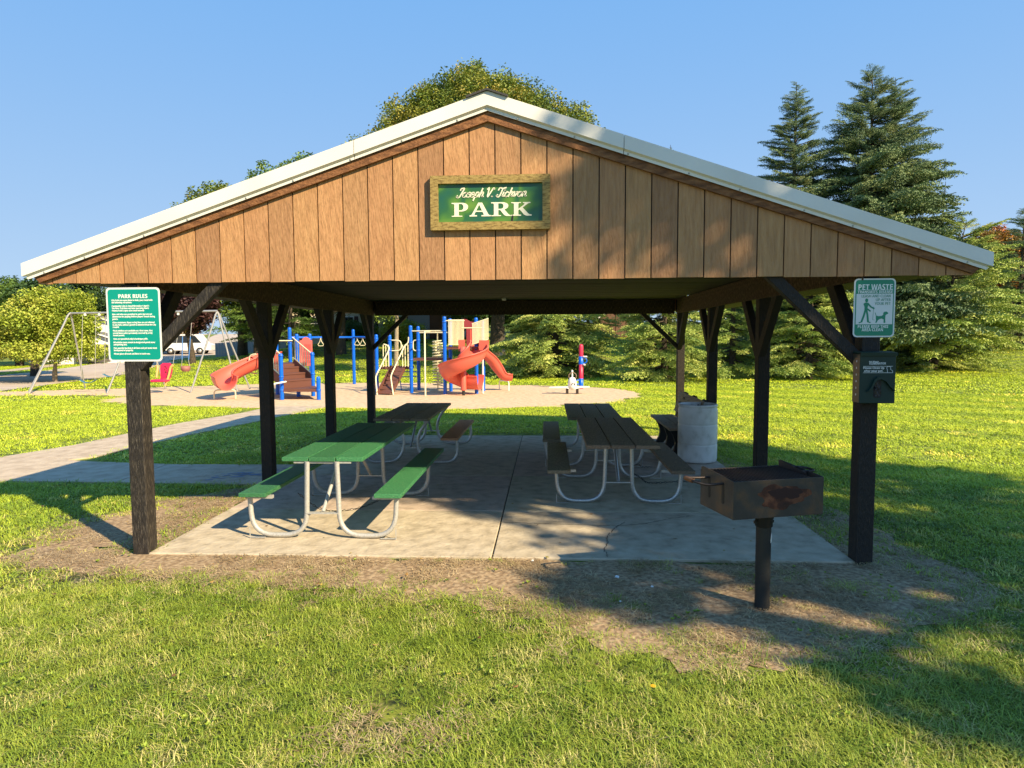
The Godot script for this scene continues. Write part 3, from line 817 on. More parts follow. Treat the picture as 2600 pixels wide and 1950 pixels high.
	for i in 8:
		for j in 4:
			var g := func(a: int, b: int) -> Vector3: return Vector3(3.168 + 0.044 * b / 4.0, 1.445 + 0.115 * a / 8.0, 0.128 + 0.010 * sin(a * 1.7 + b * 2.3) + 0.006 * sin(b * 4.1 - a))
			quad(st, g.call(i, j), g.call(i, j + 1), g.call(i + 1, j + 1), g.call(i + 1, j), Vector3(0, 0, 1))
	put(st, "bag", M.bag_plastic, t)
	bolt(t, Vector3(3.195, 1.765, 0.125))
	text("brand_lettering", "Pet Waste", Vector3(3.155, 1.728, 0.1255), 0.016, M.sign_white, t, bold)
	text("brand_lettering", "ELIMINATOR", Vector3(3.185, 1.713, 0.1255), 0.024, M.sign_white, t, bold, HORIZONTAL_ALIGNMENT_CENTER, 0.9)
	text("notice_lettering", "Please Clean Up\nafter your pet.", Vector3(3.155, 1.664, 0.1255), 0.024, M.sign_white, t, bold, HORIZONTAL_ALIGNMENT_CENTER, 0.92, -10.0)
	for y in [1.690, 1.637]:
		st = S()
		box(st, Vector3(3.19, y, 0.125), Vector3(0.235, 0.003, 0.0015))
		put(st, "rule", M.sign_white, t)
	st = S()
	var dq := [Vector2(3.268, 1.638), Vector2(3.264, 1.662), Vector2(3.258, 1.676), Vector2(3.266, 1.688), Vector2(3.284, 1.688), Vector2(3.291, 1.676), Vector2(3.29, 1.664), Vector2(3.304, 1.655), Vector2(3.309, 1.638)]
	stroke(st, dq, 0.003, 0.1248)
	put(st, "dog_drawing", M.sign_white, t)

func picnic_table(n: String, label: String, at: Vector3, L: float, th: float, bh: float, boff: Array, plank: String, bench_mats: Array, tubem: String, legs: Array, style: int) -> Node3D:
	var t := thing(n, label, "picnic table", Vector3.ZERO, "picnic tables under the shelter")
	org = Vector3.ZERO
	var st := S()
	for k in 3:
		st = S()
		box(st, Vector3((k - 1) * 0.266, th - 0.02, -rng.randf_range(-0.012, 0.012)), Vector3(0.256, 0.04, L), Basis(), 0.004)
		put(st, "table_plank", M["%s_%d" % [plank, k]], t)
	for s in [-1.0, 1.0]:
		st = S()
		box(st, Vector3(s * boff[0], bh - 0.02, -boff[1]), Vector3(0.262, 0.04, boff[2]), Basis(), 0.004)
		put(st, "bench_plank", M[bench_mats[0 if s < 0 else 1]], t)
	for z in legs:
		for s in [-1.0, 1.0]:
			st = S()
			var ctrl: Array
			if style == 1: ctrl = [Vector3(s * 0.145, th - 0.04, z), Vector3(s * 0.165, 0.03, z), Vector3(s * 0.70, 0.03, z), Vector3(s * 0.72, bh - 0.04, z)]
			else: ctrl = [Vector3(s * 0.33, th - 0.04, z), Vector3(s * 0.07, 0.42, z), Vector3(s * 0.16, 0.03, z), Vector3(s * 0.74, 0.03, z), Vector3(s * 0.70, bh - 0.05, z)]
			tube(st, bend(ctrl, 0.22, 7), 0.024, 10)
			put(st, "leg", M[tubem], t)
			st = S()
			box(st, Vector3(s * 0.62, bh - 0.055, z), Vector3(0.26, 0.03, 0.045))
			put(st, "bench_bracket", M[tubem], t)
			if style == 1:
				st = S()
				box(st, Vector3(s * 0.715, 0.055, z + 0.03), Vector3(0.006, 0.11, 0.012))
				box(st, Vector3(s * 0.64, 0.012, z + 0.03), Vector3(0.15, 0.006, 0.02))
				put(st, "foot_bracket", M[tubem], t)
		st = S()
		box(st, Vector3(0, th - 0.05, z - signf(z) * 0.03), Vector3(0.56, 0.018, 0.04))
		put(st, "top_bearer", M[tubem], t)
		st = S()
		box(st, Vector3(0, 0.25, z), Vector3(0.32, 0.012, 0.05))
		put(st, "cross_bar", M[tubem], t)
		st = S()
		tube(st, [Vector3(0, 0.26, z), Vector3(0, th - 0.05, z - signf(z) * 0.62)], 0.019, 8)
		put(st, "diagonal_brace", M[tubem], t)
	t.position = at
	return t
func chain(label: String, pts: Array) -> void:
	var t := thing("security_chain", label, "chain", pts[0], "security chains at the picnic tables")
	var cv := smooth_pts(pts, 14)
	var st := S()
	var acc := 0.0
	var k := 0
	for i in cv.size() - 1:
		var a: Vector3 = cv[i]
		var b: Vector3 = cv[i + 1]
		acc += a.distance_to(b)
		if acc < 0.026: continue
		acc = 0.0
		k += 1
		var dir := (b - a).normalized()
		var side := dir.cross(Vector3.UP if k % 2 else Vector3(0.3, 0.1, 1)).normalized()
		var ring := []
		for j in 9: ring.append(b + dir * 0.019 * cos(TAU * j / 8.0) + side * 0.010 * sin(TAU * j / 8.0))
		tube(st, ring, 0.0035, 5, -1.0, false)
	put(st, "links", M.chain, t)

func furniture() -> void:
	picnic_table("picnic_table", "green painted picnic table with sunlit front end, nearest on the left", P(-1.675, 0.008, 1.78), 2.56, 0.79, 0.46, [0.655, -0.08, 2.60], "green_plank", ["green_plank_1", "green_plank_2"], "galvanized_dull", [1.28, -0.45], 1)
	picnic_table("picnic_table", "dark picnic table with reddish bench behind the green one", P(-1.60, 0.008, 4.72), 2.25, 0.78, 0.45, [0.64, 0.30, 2.15], "grey_plank", ["grey_plank_1", "red_plank"], "galvanized", [0.45, -1.35], 2)
	picnic_table("picnic_table", "dark weathered picnic table with shiny steel legs, nearest on the right", P(1.31, 0.008, 2.70), 2.48, 0.76, 0.44, [0.69, -0.03, 2.0], "brown_plank", ["grey_plank_0", "brown_plank_1"], "galvanized", [0.76, -0.60], 1)
	picnic_table("picnic_table", "grey weathered picnic table at the back right, near the slatted bench", P(1.18, 0.008, 4.93), 2.05, 0.76, 0.44, [0.63, 0.0, 2.05], "grey_plank", ["grey_plank_2", "grey_plank_0"], "galvanized", [0.82, -0.82], 1)
	chain("dark chain hanging under the green picnic table", [P(-2.18, 0.30, 1.15), P(-2.02, 0.10, 1.3), P(-1.85, 0.02, 1.45), P(-1.6, 0.03, 1.6), P(-1.45, 0.06, 1.9), P(-1.3, 0.12, 2.2)])
	chain("dark chain from right table to the slab by the grill", [P(1.62, 0.10, 3.25), P(1.72, 0.07, 3.1), P(1.8, 0.02, 3.0), P(1.95, 0.03, 2.95), P(2.2, 0.06, 2.9), P(2.6, 0.04, 3.05), P(2.9, 0.02, 3.2)])
	chain("short chain round the leg of the back right table", [P(1.75, 0.02, 4.15), P(1.82, 0.05, 4.1), P(1.9, 0.02, 4.05), P(2.05, 0.01, 4.1)])
	# plastic barrel
	var at := P(2.81, 0.012, 4.62)
	var t := thing("trash_barrel", "dirty white plastic drum used as trash barrel beside right tables", "trash barrel", at)
	var st := S()
	lathe(st, [Vector2(0.0, 0.02), Vector2(0.26, 0.02), Vector2(0.268, 0.0), Vector2(0.285, 0.012), Vector2(0.294, 0.05), Vector2(0.296, 0.07), Vector2(0.2965, 0.255), Vector2(0.296, 0.265), Vector2(0.293, 0.27), Vector2(0.2925, 0.28), Vector2(0.293, 0.29), Vector2(0.296, 0.295), Vector2(0.297, 0.305), Vector2(0.297, 0.560), Vector2(0.296, 0.57), Vector2(0.293, 0.575), Vector2(0.2925, 0.585), Vector2(0.293, 0.595), Vector2(0.296, 0.60), Vector2(0.2965, 0.61), Vector2(0.295, 0.79), Vector2(0.2945, 0.80), Vector2(0.287, 0.835), Vector2(0.284, 0.846), Vector2(0.292, 0.852), Vector2(0.296, 0.868), Vector2(0.292, 0.885), Vector2(0.282, 0.888), Vector2(0.275, 0.878), Vector2(0.272, 0.84), Vector2(0.272, 0.10), Vector2(0.0, 0.10)], 48, at)
	put(st, "drum", M.barrel, t)
	st = S()
	st.set_smooth_group(0)
	for i in 10:
		for j in 12:
			var g := func(a: int, b: int) -> Vector3:
				var r := 0.265 * a / 10.0
				var th := TAU * b / 12.0
				return at + Vector3(r * cos(th), 0.80 + 0.05 * sin(a * 2.1 + (b % 12) * 1.3) * (1.0 - a / 12.0) + 0.03 * (1.0 - a / 10.0), r * sin(th))
			quad(st, g.call(i, j), g.call(i, j + 1), g.call(i + 1, j + 1), g.call(i + 1, j), Vector3.UP)
	put(st, "bin_liner", M.bag_plastic, t)
	# slatted bench with black scrolled supports, facing the tables
	t = thing("park_bench", "tan plank bench with black scrolled supports behind the barrel", "bench", P(2.7, 0.0, 5.7))
	for k in 2:
		st = S()
		box(st, P(2.50 + 0.215 * k, 0.475, 5.70), Vector3(0.205, 0.038, 1.9), Basis(), 0.005)
		put(st, "seat_plank", M.tan_plank, t)
		st = S()
		box(st, P(2.865 + 0.055 * k, 0.655 + 0.185 * k, 5.72), Vector3(0.034, 0.172, 1.8), Basis(Vector3(0, 0, 1), -0.30), 0.005)
		put(st, "back_plank", M.tan_plank, t)
	for d in [4.98, 5.7, 6.42]:
		var prof := PackedVector2Array([Vector2(2.44, 0.45), Vector2(2.80, 0.45), Vector2(2.845, 0.60), Vector2(2.90, 0.80), Vector2(2.935, 0.90), Vector2(2.99, 0.935), Vector2(3.035, 0.915), Vector2(3.045, 0.86), Vector2(3.0, 0.75), Vector2(2.93, 0.52), Vector2(2.91, 0.40), Vector2(2.95, 0.22), Vector2(3.03, 0.012), Vector2(2.86, 0.012), Vector2(2.76, 0.12), Vector2(2.68, 0.12), Vector2(2.60, 0.012), Vector2(2.46, 0.012), Vector2(2.52, 0.12), Vector2(2.54, 0.24), Vector2(2.50, 0.35)])
		st = S()
		prism(st, prof, -d - 0.045, -d + 0.045)
		put(st, "support", M.black_wood, t)
	st = S()
	box(st, P(2.866, 0.86, 6.0), Vector3(0.01, 0.04, 0.012), Basis(Vector3(0, 0, 1), -0.30))
	box(st, P(2.866, 0.86, 5.9), Vector3(0.01, 0.05, 0.012), Basis(Vector3(0, 0, 1), -0.30))
	put(st, "carved_mark", M.black_wood, t)
	# pedestal grill
	t = thing("pedestal_grill", "rusty steel charcoal grill on a round post in front of slab", "grill", P(1.97, -0.01, -0.97))
	org = Vector3.ZERO
	var gw := 0.70
	var gd := 0.45
	var y0 := 0.70
	var y1 := 0.965
	var plates := [["front_plate", Vector3(0, (y0 + y1) / 2, gd / 2), Vector3(gw, y1 - y0, 0.006)], ["back_plate", Vector3(0, (y0 + y1) / 2, -gd / 2), Vector3(gw, y1 - y0, 0.006)], ["bottom_plate", Vector3(0, y0 + 0.004, 0), Vector3(gw - 0.008, 0.006, gd - 0.008)]]
	for p in plates:
		st = S()
		box(st, p[1], p[2], Basis(), 0.0015)
		put(st, p[0], M.grill_steel, t)
	for s in [-1.0, 1.0]:
		st = S()
		var pl := PackedVector2Array([Vector2(-gd / 2 + 0.004, y0), Vector2(gd / 2 - 0.004, y0), Vector2(gd / 2 - 0.004, y1 + 0.002), Vector2(-gd / 2 + 0.03, y1 + 0.028), Vector2(-gd / 2 + 0.004, y1 + 0.02)])
		prism(st, pl, gw / 2 - 0.007, gw / 2 - 0.001, Transform3D(Basis(Vector3(0, 0, 1), Vector3(0, 1, 0), Vector3(s, 0, 0)), Vector3.ZERO))
		put(st, "side_plate", M.grill_steel, t)
		for z in [-0.10, 0.09]:
			st = S()
			prism(st, rounded(z, 0.855, 0.03, 0.15, 0.012), gw / 2 - 0.002, gw / 2 + 0.0012, Transform3D(Basis(Vector3(0, 0, 1), Vector3(0, 1, 0), Vector3(s, 0, 0)), Vector3.ZERO))
			for k in 3: box(st, Vector3(s * gw / 2, 0.80 + 0.04 * k, z + 0.012), Vector3(0.004, 0.012, 0.01))
			put(st, "height_slot", M.black, t)
	st = S()
	var rp := PackedVector2Array()   # uneven rust bloom standing slightly proud of the front plate
	for k in 40:
		var a := TAU * k / 40.0
		var r := 1.0 + 0.16 * sin(a * 3 + 1.0) + 0.09 * sin(a * 7) + 0.05 * sin(a * 13 + 2)
		rp.append(Vector2(0.03 + 0.19 * r * cos(a), 0.845 + 0.082 * r * sin(a)))
	prism(st, rp, gd / 2 + 0.003, gd / 2 + 0.0042)
	put(st, "rust_patch", M.rust, t)
	st = S()
	rp = PackedVector2Array()
	for k in 40:
		var a := TAU * k / 40.0
		var r := 1.0 + 0.2 * sin(a * 2 + 2.0) + 0.12 * sin(a * 5) + 0.07 * sin(a * 11 + 2)
		rp.append(Vector2(0.05 + 0.11 * r * cos(a), 0.865 + 0.045 * r * sin(a)))
	prism(st, rp, gd / 2 + 0.0042, gd / 2 + 0.005)
	put(st, "rust_patch", mat("rust_deep", Color(0.045, 0.018, 0.013), 0.9), t)
	for k in 23:
		st = S()
		var x := -gw / 2 + 0.025 + k * 0.0265
		tube(st, [Vector3(x, 0.957, gd / 2 - 0.012), Vector3(x, 0.957, -gd / 2 + 0.012)], 0.0065, 6)
		put(st, "grate_bar", M.grill_dark, t)
	st = S()
	for z in [-0.16, 0.16]: tube(st, [Vector3(-gw / 2 + 0.01, 0.945, z), Vector3(gw / 2 - 0.06, 0.945, z)], 0.006, 6)
	put(st, "grate_rail", M.grill_dark, t)
	st = S()
	tube(st, bend([Vector3(-gw / 2 + 0.03, 0.925, 0.09), Vector3(-gw / 2 - 0.12, 0.918, 0.09), Vector3(-gw / 2 - 0.21, 0.945, 0.07), Vector3(-gw / 2 - 0.21, 0.945, -0.08), Vector3(-gw / 2 - 0.1, 0.93, -0.10), Vector3(-gw / 2 + 0.03, 0.93, -0.10)], 0.045, 5), 0.009, 8)
	put(st, "grate_handle", M.grill_dark, t)
	st = S()
	var coil := []
	for k in 100:
		var u := k / 99.0
		var a := u * TAU * 12.0
		coil.append(Vector3(-gw / 2 - 0.21, 0.945, lerpf(0.05, -0.06, u)) + Vector3(cos(a), sin(a), 0) * 0.013)
	tube(st, coil, 0.0035, 5)
	put(st, "spring_grip", mat("copper_grip", Color(0.30, 0.14, 0.07), 0.35, 0.7), t)
	st = S()
	prism(st, PackedVector2Array([Vector2(-0.20, 0.955), Vector2(0.12, 0.955), Vector2(0.12, 0.975), Vector2(0.02, 0.985), Vector2(-0.16, 1.015), Vector2(-0.205, 1.01)]), gw / 2 - 0.065, gw / 2 - 0.059, Transform3D(Basis(Vector3(0, 0, 1), Vector3(0, 1, 0), Vector3(1, 0, 0)), Vector3.ZERO))
	tube(st, bend([Vector3(gw / 2 - 0.06, 0.97, 0.05), Vector3(gw / 2 + 0.06, 0.972, 0.06), Vector3(gw / 2 + 0.07, 0.972, -0.06), Vector3(gw / 2 - 0.06, 0.985, -0.08)], 0.04, 4), 0.009, 8)
	put(st, "grate_pivot", M.grill_dark, t)
	st = S()
	var pp := Vector3(-0.03, 0, 0.10)
	lathe(st, [Vector2(0.052, 0.0), Vector2(0.052, 0.63)], 20, pp)
	put(st, "post", M.dark_metal, t)
	st = S()
	lathe(st, [Vector2(0.0525, 0.60), Vector2(0.060, 0.605), Vector2(0.060, 0.66), Vector2(0.066, 0.665), Vector2(0.066, 0.702)], 20, pp)
	for s in [-1.0, 1.0]: box(st, pp + Vector3(s * 0.066, 0.635, 0.0), Vector3(0.02, 0.018, 0.018))
	put(st, "collar", M.dark_metal, t)
	st = S()
	prism(st, PackedVector2Array([Vector2(0.0, 0.49), Vector2(0.012, 0.495), Vector2(0.016, 0.53), Vector2(0.01, 0.565), Vector2(0.002, 0.54), Vector2(-0.004, 0.51)]), 0.0, 0.0015, Transform3D(Basis(Vector3.UP, 0.55), pp + Vector3(0.028, 0, 0.045)))
	put(st, "chipped_paint", M.sign_white, t)
	t.rotation.y = 0.27
	t.position = P(2.03, -0.01, -0.86)
	# litter on the bare earth and a dandelion in the grass
	var bits := [[1.05, -0.42], [0.36, -0.06], [1.02, -0.92], [1.30, -0.62]]
	for k in bits.size():
		t = thing("litter_scrap", ["white paper scrap on bare earth between slab and grill post", "pale speck of litter on earth against the slab edge", "tiny pale litter scrap on earth towards the lawn", "small pale chip on bare earth left of grill post"][k], "litter", P(bits[k][0], 0.0, bits[k][1]))
		st = S()
		var s: float = [0.020, 0.012, 0.010, 0.012][k]
		prism(st, PackedVector2Array([Vector2(-s, -s * 0.6), Vector2(s * 0.7, -s * 0.8), Vector2(s, s * 0.4), Vector2(-s * 0.3, s * 0.9)]), 0.0, 0.004, Transform3D(Basis(Vector3(1, 0, 0.1), Vector3(0, 0.35, -0.9), Vector3(0, 0.9, 0.35)), org + Vector3(0, 0.006, 0)))
		put(st, "scrap", M.sign_white, t)
	t = thing("dandelion", "single yellow dandelion flower in the lawn", "flower", P(1.06, -0.01, -2.16))
	st = S()
	tube(st, [org, org + Vector3(0.004, 0.05, 0.0)], 0.0015, 5)
	put(st, "stem", mat("stem", Color(0.08, 0.16, 0.03)), t)
	st = S()
	for k in 26:
		var a := k * 2.4
		var r := 0.016 * sqrt(k / 26.0)
		bar(st, org + Vector3(0.004, 0.05, 0), org + Vector3(0.004 + r * cos(a), 0.056 - r * 0.2, r * sin(a)), 0.005, 0.002)
	put(st, "petals", mat("dandelion_yellow", Color(0.8, 0.42, 0.01)), t)
	t = thing("chalk_patch", "faded blue chalk patch on walkway beside left post row", "chalk drawing", P(-3.7, 0.0115, 3.4))
	st = S()
	for k in 60:
		var x := rng.randf_range(-0.55, 0.5)
		var d := 0.62 * x + rng.randf_range(-0.22, 0.22)
		var w := rng.randf_range(0.04, 0.12)
		var yy := 0.0118 + 0.00002 * k
		quad(st, P(-3.7 + x, yy, 3.45 + d), P(-3.7 + x + w, yy, 3.45 + d + w * 0.6), P(-3.7 + x + w - 0.01, yy, 3.45 + d + w * 0.6 + 0.02), P(-3.7 + x - 0.012, yy, 3.45 + d + 0.02), Vector3.UP)
	put(st, "chalk_marks", mat("chalk", Color(0.22, 0.28, 0.42), 0.95), t)
func pole(t: Node, x: float, d: float, h: float, y0 := 0.0, collars := []) -> void:
	var st := S()
	lathe(st, [Vector2(0.0635, y0), Vector2(0.0635, h - 0.06), Vector2(0.060, h - 0.03), Vector2(0.045, h - 0.01), Vector2(0.0, h)], 16, P(x, 0, d))
	put(st, "post", M.play_blue, t)
	for y in collars:
		st = S()
		lathe(st, [Vector2(0.064, y - 0.025), Vector2(0.075, y - 0.02), Vector2(0.075, y + 0.02), Vector2(0.064, y + 0.025)], 14, P(x, 0, d))
		put(st, "collar", M.play_blue, t)
func pipe(t: Node, n: String, ctrl: Array, r: float, m: Material, round := 0.0, sides := 8) -> void:
	var st := S()
	tube(st, bend(ctrl, round) if round > 0.0 else ctrl, r, sides)
	put(st, n, m, t)
func slide_profile(w: float, h: float) -> PackedVector2Array:
	var o := PackedVector2Array()
	for k in 13:
		var a := PI + PI * k / 12.0
		var x := cos(a)
		o.append(Vector2(x * w, h + minf(0.0, sin(a)) * h))
	var i := PackedVector2Array()
	for k in 13:
		var a := TAU - PI * k / 12.0
		i.append(Vector2(cos(a) * (w - 0.035), h + minf(0.0, sin(a)) * (h - 0.03)))
	o.append(Vector2(w + 0.025, h))
	o.append(Vector2(w + 0.025, h + 0.03))
	o.append(Vector2(w - 0.04, h + 0.03))
	o.append_array(i)
	o.append(Vector2(-w + 0.04, h + 0.03))
	o.append(Vector2(-w - 0.025, h + 0.03))
	o.append(Vector2(-w - 0.025, h))
	return o
func slide_frames(pts: Array) -> Array:
	var fr := []
	for i in pts.size():
		var tg: Vector3 = (pts[mini(i + 1, pts.size() - 1)] - pts[maxi(i - 1, 0)]).normalized()
		var side := tg.cross(Vector3.UP).normalized()
		fr.append([pts[i], side, side.cross(tg).normalized()])
	return fr
func fence_bars(t: Node, a: Vector3, b: Vector3, h: float, n: int, r := 0.017) -> void:
	pipe(t, "rail", [a + Vector3(0, h, 0), b + Vector3(0, h, 0)], 0.018, M.play_cream)
	pipe(t, "rail", [a, b], 0.018, M.play_cream)
	for k in n: pipe(t, "bar", [a.lerp(b, (k + 0.5) / n), a.lerp(b, (k + 0.5) / n) + Vector3(0, h, 0)], r, M.play_cream, 0.0, 6)
func playground() -> void:
	var t := thing("play_structure", "blue posted playground climber with coral slides, stairs and ramp", "play structure", P(-5.2, 0, 17))
	# left part: transfer step, stairs, platform
	pole(t, -7.85, 14.63, 1.46, 0.0, [1.38, 0.72, 0.30])
	pole(t, -7.30, 15.89, 1.47, 0.0, [1.39, 0.74])
	pole(t, -6.67, 14.63, 0.73, 0.0, [0.30])
	pole(t, -8.84, 17.9, 2.32, 0.0, [1.9, 1.75])
	pole(t, -8.78, 16.55, 2.06, 0.0, [1.86])
	pole(t, -8.31, 17.2, 2.08, 0.0, [1.88])
	pole(t, -8.21, 18.2, 2.09, 0.0, [1.9])
	pole(t, -7.72, 15.69, 0.32)
	pole(t, -9.6, 17.3, 2.05)
	pole(t, -7.56, 21.47, 2.28)
	var Lp := Vector2(-7.85, 14.63)
	var Rp := Vector2(-7.30, 15.89)
	var up := Vector2(-0.80, 0.60)
	var flat := Transform3D(Basis(Vector3(1, 0, 0), Vector3(0, 0, -1), Vector3(0, 1, 0)), Vector3.ZERO)
	var st := S()
	prism(st, PackedVector2Array([Vector2(-7.80, 14.60), Vector2(-6.68, 14.60), Vector2(-6.66, 14.75), Vector2(-7.24, 15.85), Vector2(-7.42, 15.80)]), 0.25, 0.345, flat)
	put(st, "transfer_step", M.play_brown, t)
	for k in 3:
		var o := up * 0.36 * k
		var a := Lp + o + Vector2(0.05, 0.04)
		var b := Rp + o + Vector2(-0.02, -0.06)
		st = S()
		var y := 0.60 + 0.19 * k
		prism(st, PackedVector2Array([a, b, b + up * 0.38, a + up * 0.38]), y - 0.05, y, flat)
		prism(st, PackedVector2Array([a + up * 0.02, b + up * 0.02, b + up * 0.05, a + up * 0.05]), y - 0.26, y - 0.05, flat)
		put(st, "stair_step", M.play_brown, t)
	for p in [Lp + Vector2(0.02, 0.02), Rp]:
		st = S()
		var q: Vector2 = p + up * 1.15
		for e in [0]:
			var a3 := P(p.x, 0.52, p.y)
			var b3 := P(q.x, 1.08, q.y)
			bar(st, a3, b3, 0.04, 0.30)
		put(st, "stringer", M.play_brown, t)
		var r1 := P(p.x, 1.40, p.y)
		var r2 := P(q.x, 1.95, q.y)
		pipe(t, "hand_rail", [r1, r2], 0.02, M.play_cream)
		pipe(t, "hand_rail", [r1 - Vector3(0, 0.68, 0), r2 - Vector3(0, 0.68, 0)], 0.018, M.play_cream)
		for k in 8:
			var f := (k + 0.5) / 8.5
			pipe(t, "baluster", [r1.lerp(r2, f), r1.lerp(r2, f) - Vector3(0, 0.68, 0)], 0.014, M.play_cream, 0.0, 6)
	st = S()
	prism(st, PackedVector2Array([Vector2(-8.75, 15.5), Vector2(-8.1, 16.6), Vector2(-8.15, 18.2), Vector2(-8.9, 18.0), Vector2(-9.65, 17.2), Vector2(-9.3, 15.9)]), 0.98, 1.06, flat)
	put(st, "deck", M.play_brown, t)
	pipe(t, "guard_bar", [P(-8.95, 1.84, 16.6), P(-8.75, 1.84, 17.9)], 0.02, M.play_cream)
	pipe(t, "guard_bar", [P(-8.78, 1.80, 16.5), P(-9.6, 1.80, 17.3)], 0.02, M.play_cream)
	st = S()
	prism(st, PackedVector2Array([Vector2(-8.37, 0.93), Vector2(-7.93, 0.93), Vector2(-7.92, 1.84), Vector2(-7.99, 1.86), Vector2(-8.04, 1.93), Vector2(-8.14, 1.97), Vector2(-8.24, 1.93), Vector2(-8.29, 1.86), Vector2(-8.37, 1.84)]), -17.6, -17.65)
	put(st, "arched_panel", M.play_pink, t)
	st = S()
	for k in 4: box(st, P(-8.205 + 0.04 + k * 0.062, 1.60, 17.597), Vector3(0.05, 0.22, 0.008))
	for k in 3: box(st, P(-8.115, 1.38 - k * 0.14, 17.597), Vector3(0.26, 0.10, 0.008))
	put(st, "panel_relief", mat("play_pink_deep", Color(0.62, 0.11, 0.09), 0.45), t)
	# left curved slide
	st = S()
	sweep(st, slide_frames(smooth_pts([P(-8.75, 1.03, 16.5), P(-9.0, 0.98, 16.15), P(-9.45, 0.74, 15.65), P(-9.78, 0.48, 15.15), P(-9.80, 0.34, 14.75), P(-9.5, 0.30, 14.4)], 5)), slide_profile(0.34, 0.42))
	put(st, "curved_slide", M.play_red, t)
	pipe(t, "slide_leg", [P(-10.05, 0, 14.65), P(-10.05, 0.30, 14.65), P(-9.5, 0.30, 14.95), P(-9.5, 0, 14.95)], 0.022, M.play_cream, 0.12)
	pipe(t, "loop_grip", bend([P(-9.25, 0.75, 16.0), P(-9.5, 0.75, 16.0), P(-9.5, 1.4, 16.0), P(-9.25, 1.4, 16.0)], 0.2), 0.022, M.play_cream)
	pipe(t, "entry_rail", [P(-7.80, 0, 13.75), P(-7.80, 0.55, 13.75), P(-7.70, 0.57, 14.6)], 0.028, M.play_white, 0.22)
	# overhead beam and trapeze rings
	pipe(t, "overhead_beam", [P(-8.84, 1.95, 17.9), P(-8.21, 1.95, 18.2), P(-7.56, 1.95, 21.47), P(-5.64, 1.95, 17.81)], 0.04, M.play_blue)
	for p in [[-8.05, 18.9], [-7.95, 19.5], [-7.18, 20.7], [-6.7, 19.8]]:
		var c := P(p[0], 1.74, p[1])
		pipe(t, "trapeze_ring", [c + Vector3(0, 0.19, 0), c + Vector3(0.03, 0.06, 0), c + Vector3(0.11, -0.06, 0), c + Vector3(0.08, -0.11, 0), c + Vector3(-0.08, -0.11, 0), c + Vector3(-0.11, -0.06, 0), c + Vector3(-0.03, 0.06, 0), c + Vector3(0, 0.19, 0)], 0.013, M.play_cream)
	# middle: ramp climber and deck
	pole(t, -5.64, 17.81, 2.05, 0.0, [1.9])
	pole(t, -5.27, 18.3, 2.04, 0.0, [1.85, 1.45])
	pole(t, -4.25, 17.13, 2.35, 0.0, [1.75, 1.15, 0.86])
	pole(t, -4.19, 18.16, 2.34, 0.0, [1.83, 1.46])
	st = S()
	box(st, P(-4.88, 0.86, 17.75), Vector3(1.02, 0.08, 0.95))
	put(st, "deck", M.play_brown, t)
	st = S()
	box(st, P(-3.6, 1.165, 17.65), Vector3(1.25, 0.08, 1.0))
	put(st, "deck", M.play_brown, t)
	var ra := P(-5.01, 0.03, 16.34)
	var rb := P(-4.72, 0.90, 17.25)
	for k in 6:
		st = S()
		var p0 := ra.lerp(rb, k / 6.0)
		var p1 := ra.lerp(rb, (k + 0.93) / 6.0)
		bar(st, p0, p1, 0.44, 0.035, 0.004)
		put(st, "ramp_board", M.play_brown, t)
		st = S()
		bar(st, p1 + Vector3(-0.21, 0.025, 0), p1 + Vector3(0.21, 0.025, 0), 0.03, 0.03)
		put(st, "ramp_cleat", M.play_brown, t)
	for s in [-1.0, 1.0]:
		st = S()
		bar(st, ra + Vector3(s * 0.245, 0.02, 0), rb + Vector3(s * 0.245, 0.02, 0), 0.04, 0.12)
		put(st, "ramp_side", M.play_brown, t)
	pipe(t, "ramp_rail", [P(-5.25, 0.0, 16.3), P(-5.35, 0.60, 16.5), P(-4.98, 1.52, 17.0), P(-5.03, 1.66, 17.1), P(-5.2, 1.70, 17.1)], 0.024, M.play_cream, 0.12)
	pipe(t, "ramp_rail", [P(-4.70, 0.0, 16.3), P(-4.83, 0.62, 16.5), P(-4.50, 1.52, 17.0), P(-4.46, 1.66, 17.1), P(-4.33, 1.72, 17.1), P(-4.32, 1.95, 17.1)], 0.024, M.play_cream, 0.12)
	for x in [-5.22, -5.13, -5.03, -4.54, -4.45, -4.35]:
		pipe(t, "guard_bar", [P(x, 0.92, 17.1), P(x, 1.68, 17.1)], 0.018, M.play_cream)
	pipe(t, "loop_grip", [P(-5.2, 1.83, 18.3), P(-4.85, 1.83, 18.3), P(-4.85, 1.45, 18.3), P(-5.2, 1.45, 18.3)], 0.022, M.play_cream, 0.16)
	pipe(t, "loop_grip", [P(-4.22, 1.83, 18.16), P(-4.38, 1.83, 18.16), P(-4.38, 1.45, 18.16), P(-4.22, 1.45, 18.16)], 0.022, M.play_cream, 0.1)
	for y in [0.2, 0.5, 0.68]: pipe(t, "climber_rung", [P(-4.88, y, 18.2 + 0.2 * (0.7 - y)), P(-4.3, y, 18.3)], 0.016, M.play_blue)
	pipe(t, "climber_leg", [P(-4.84, 0.0, 18.2), P(-4.92, 0.66, 18.15)], 0.018, M.play_blue)
	# fire pole and corkscrew climber
	pipe(t, "head_bar", [P(-4.25, 2.15, 17.13), P(-3.0, 2.15, 16.64)], 0.024, M.play_cream)
	pipe(t, "head_bar", [P(-4.19, 2.10, 18.16), P(-2.97, 2.10, 17.79)], 0.024, M.play_cream)
	pipe(t, "fire_pole", [P(-3.53, 0, 15.88), P(-3.53, 2.13, 15.9), P(-3.53, 2.14, 16.85)], 0.028, M.play_cream)
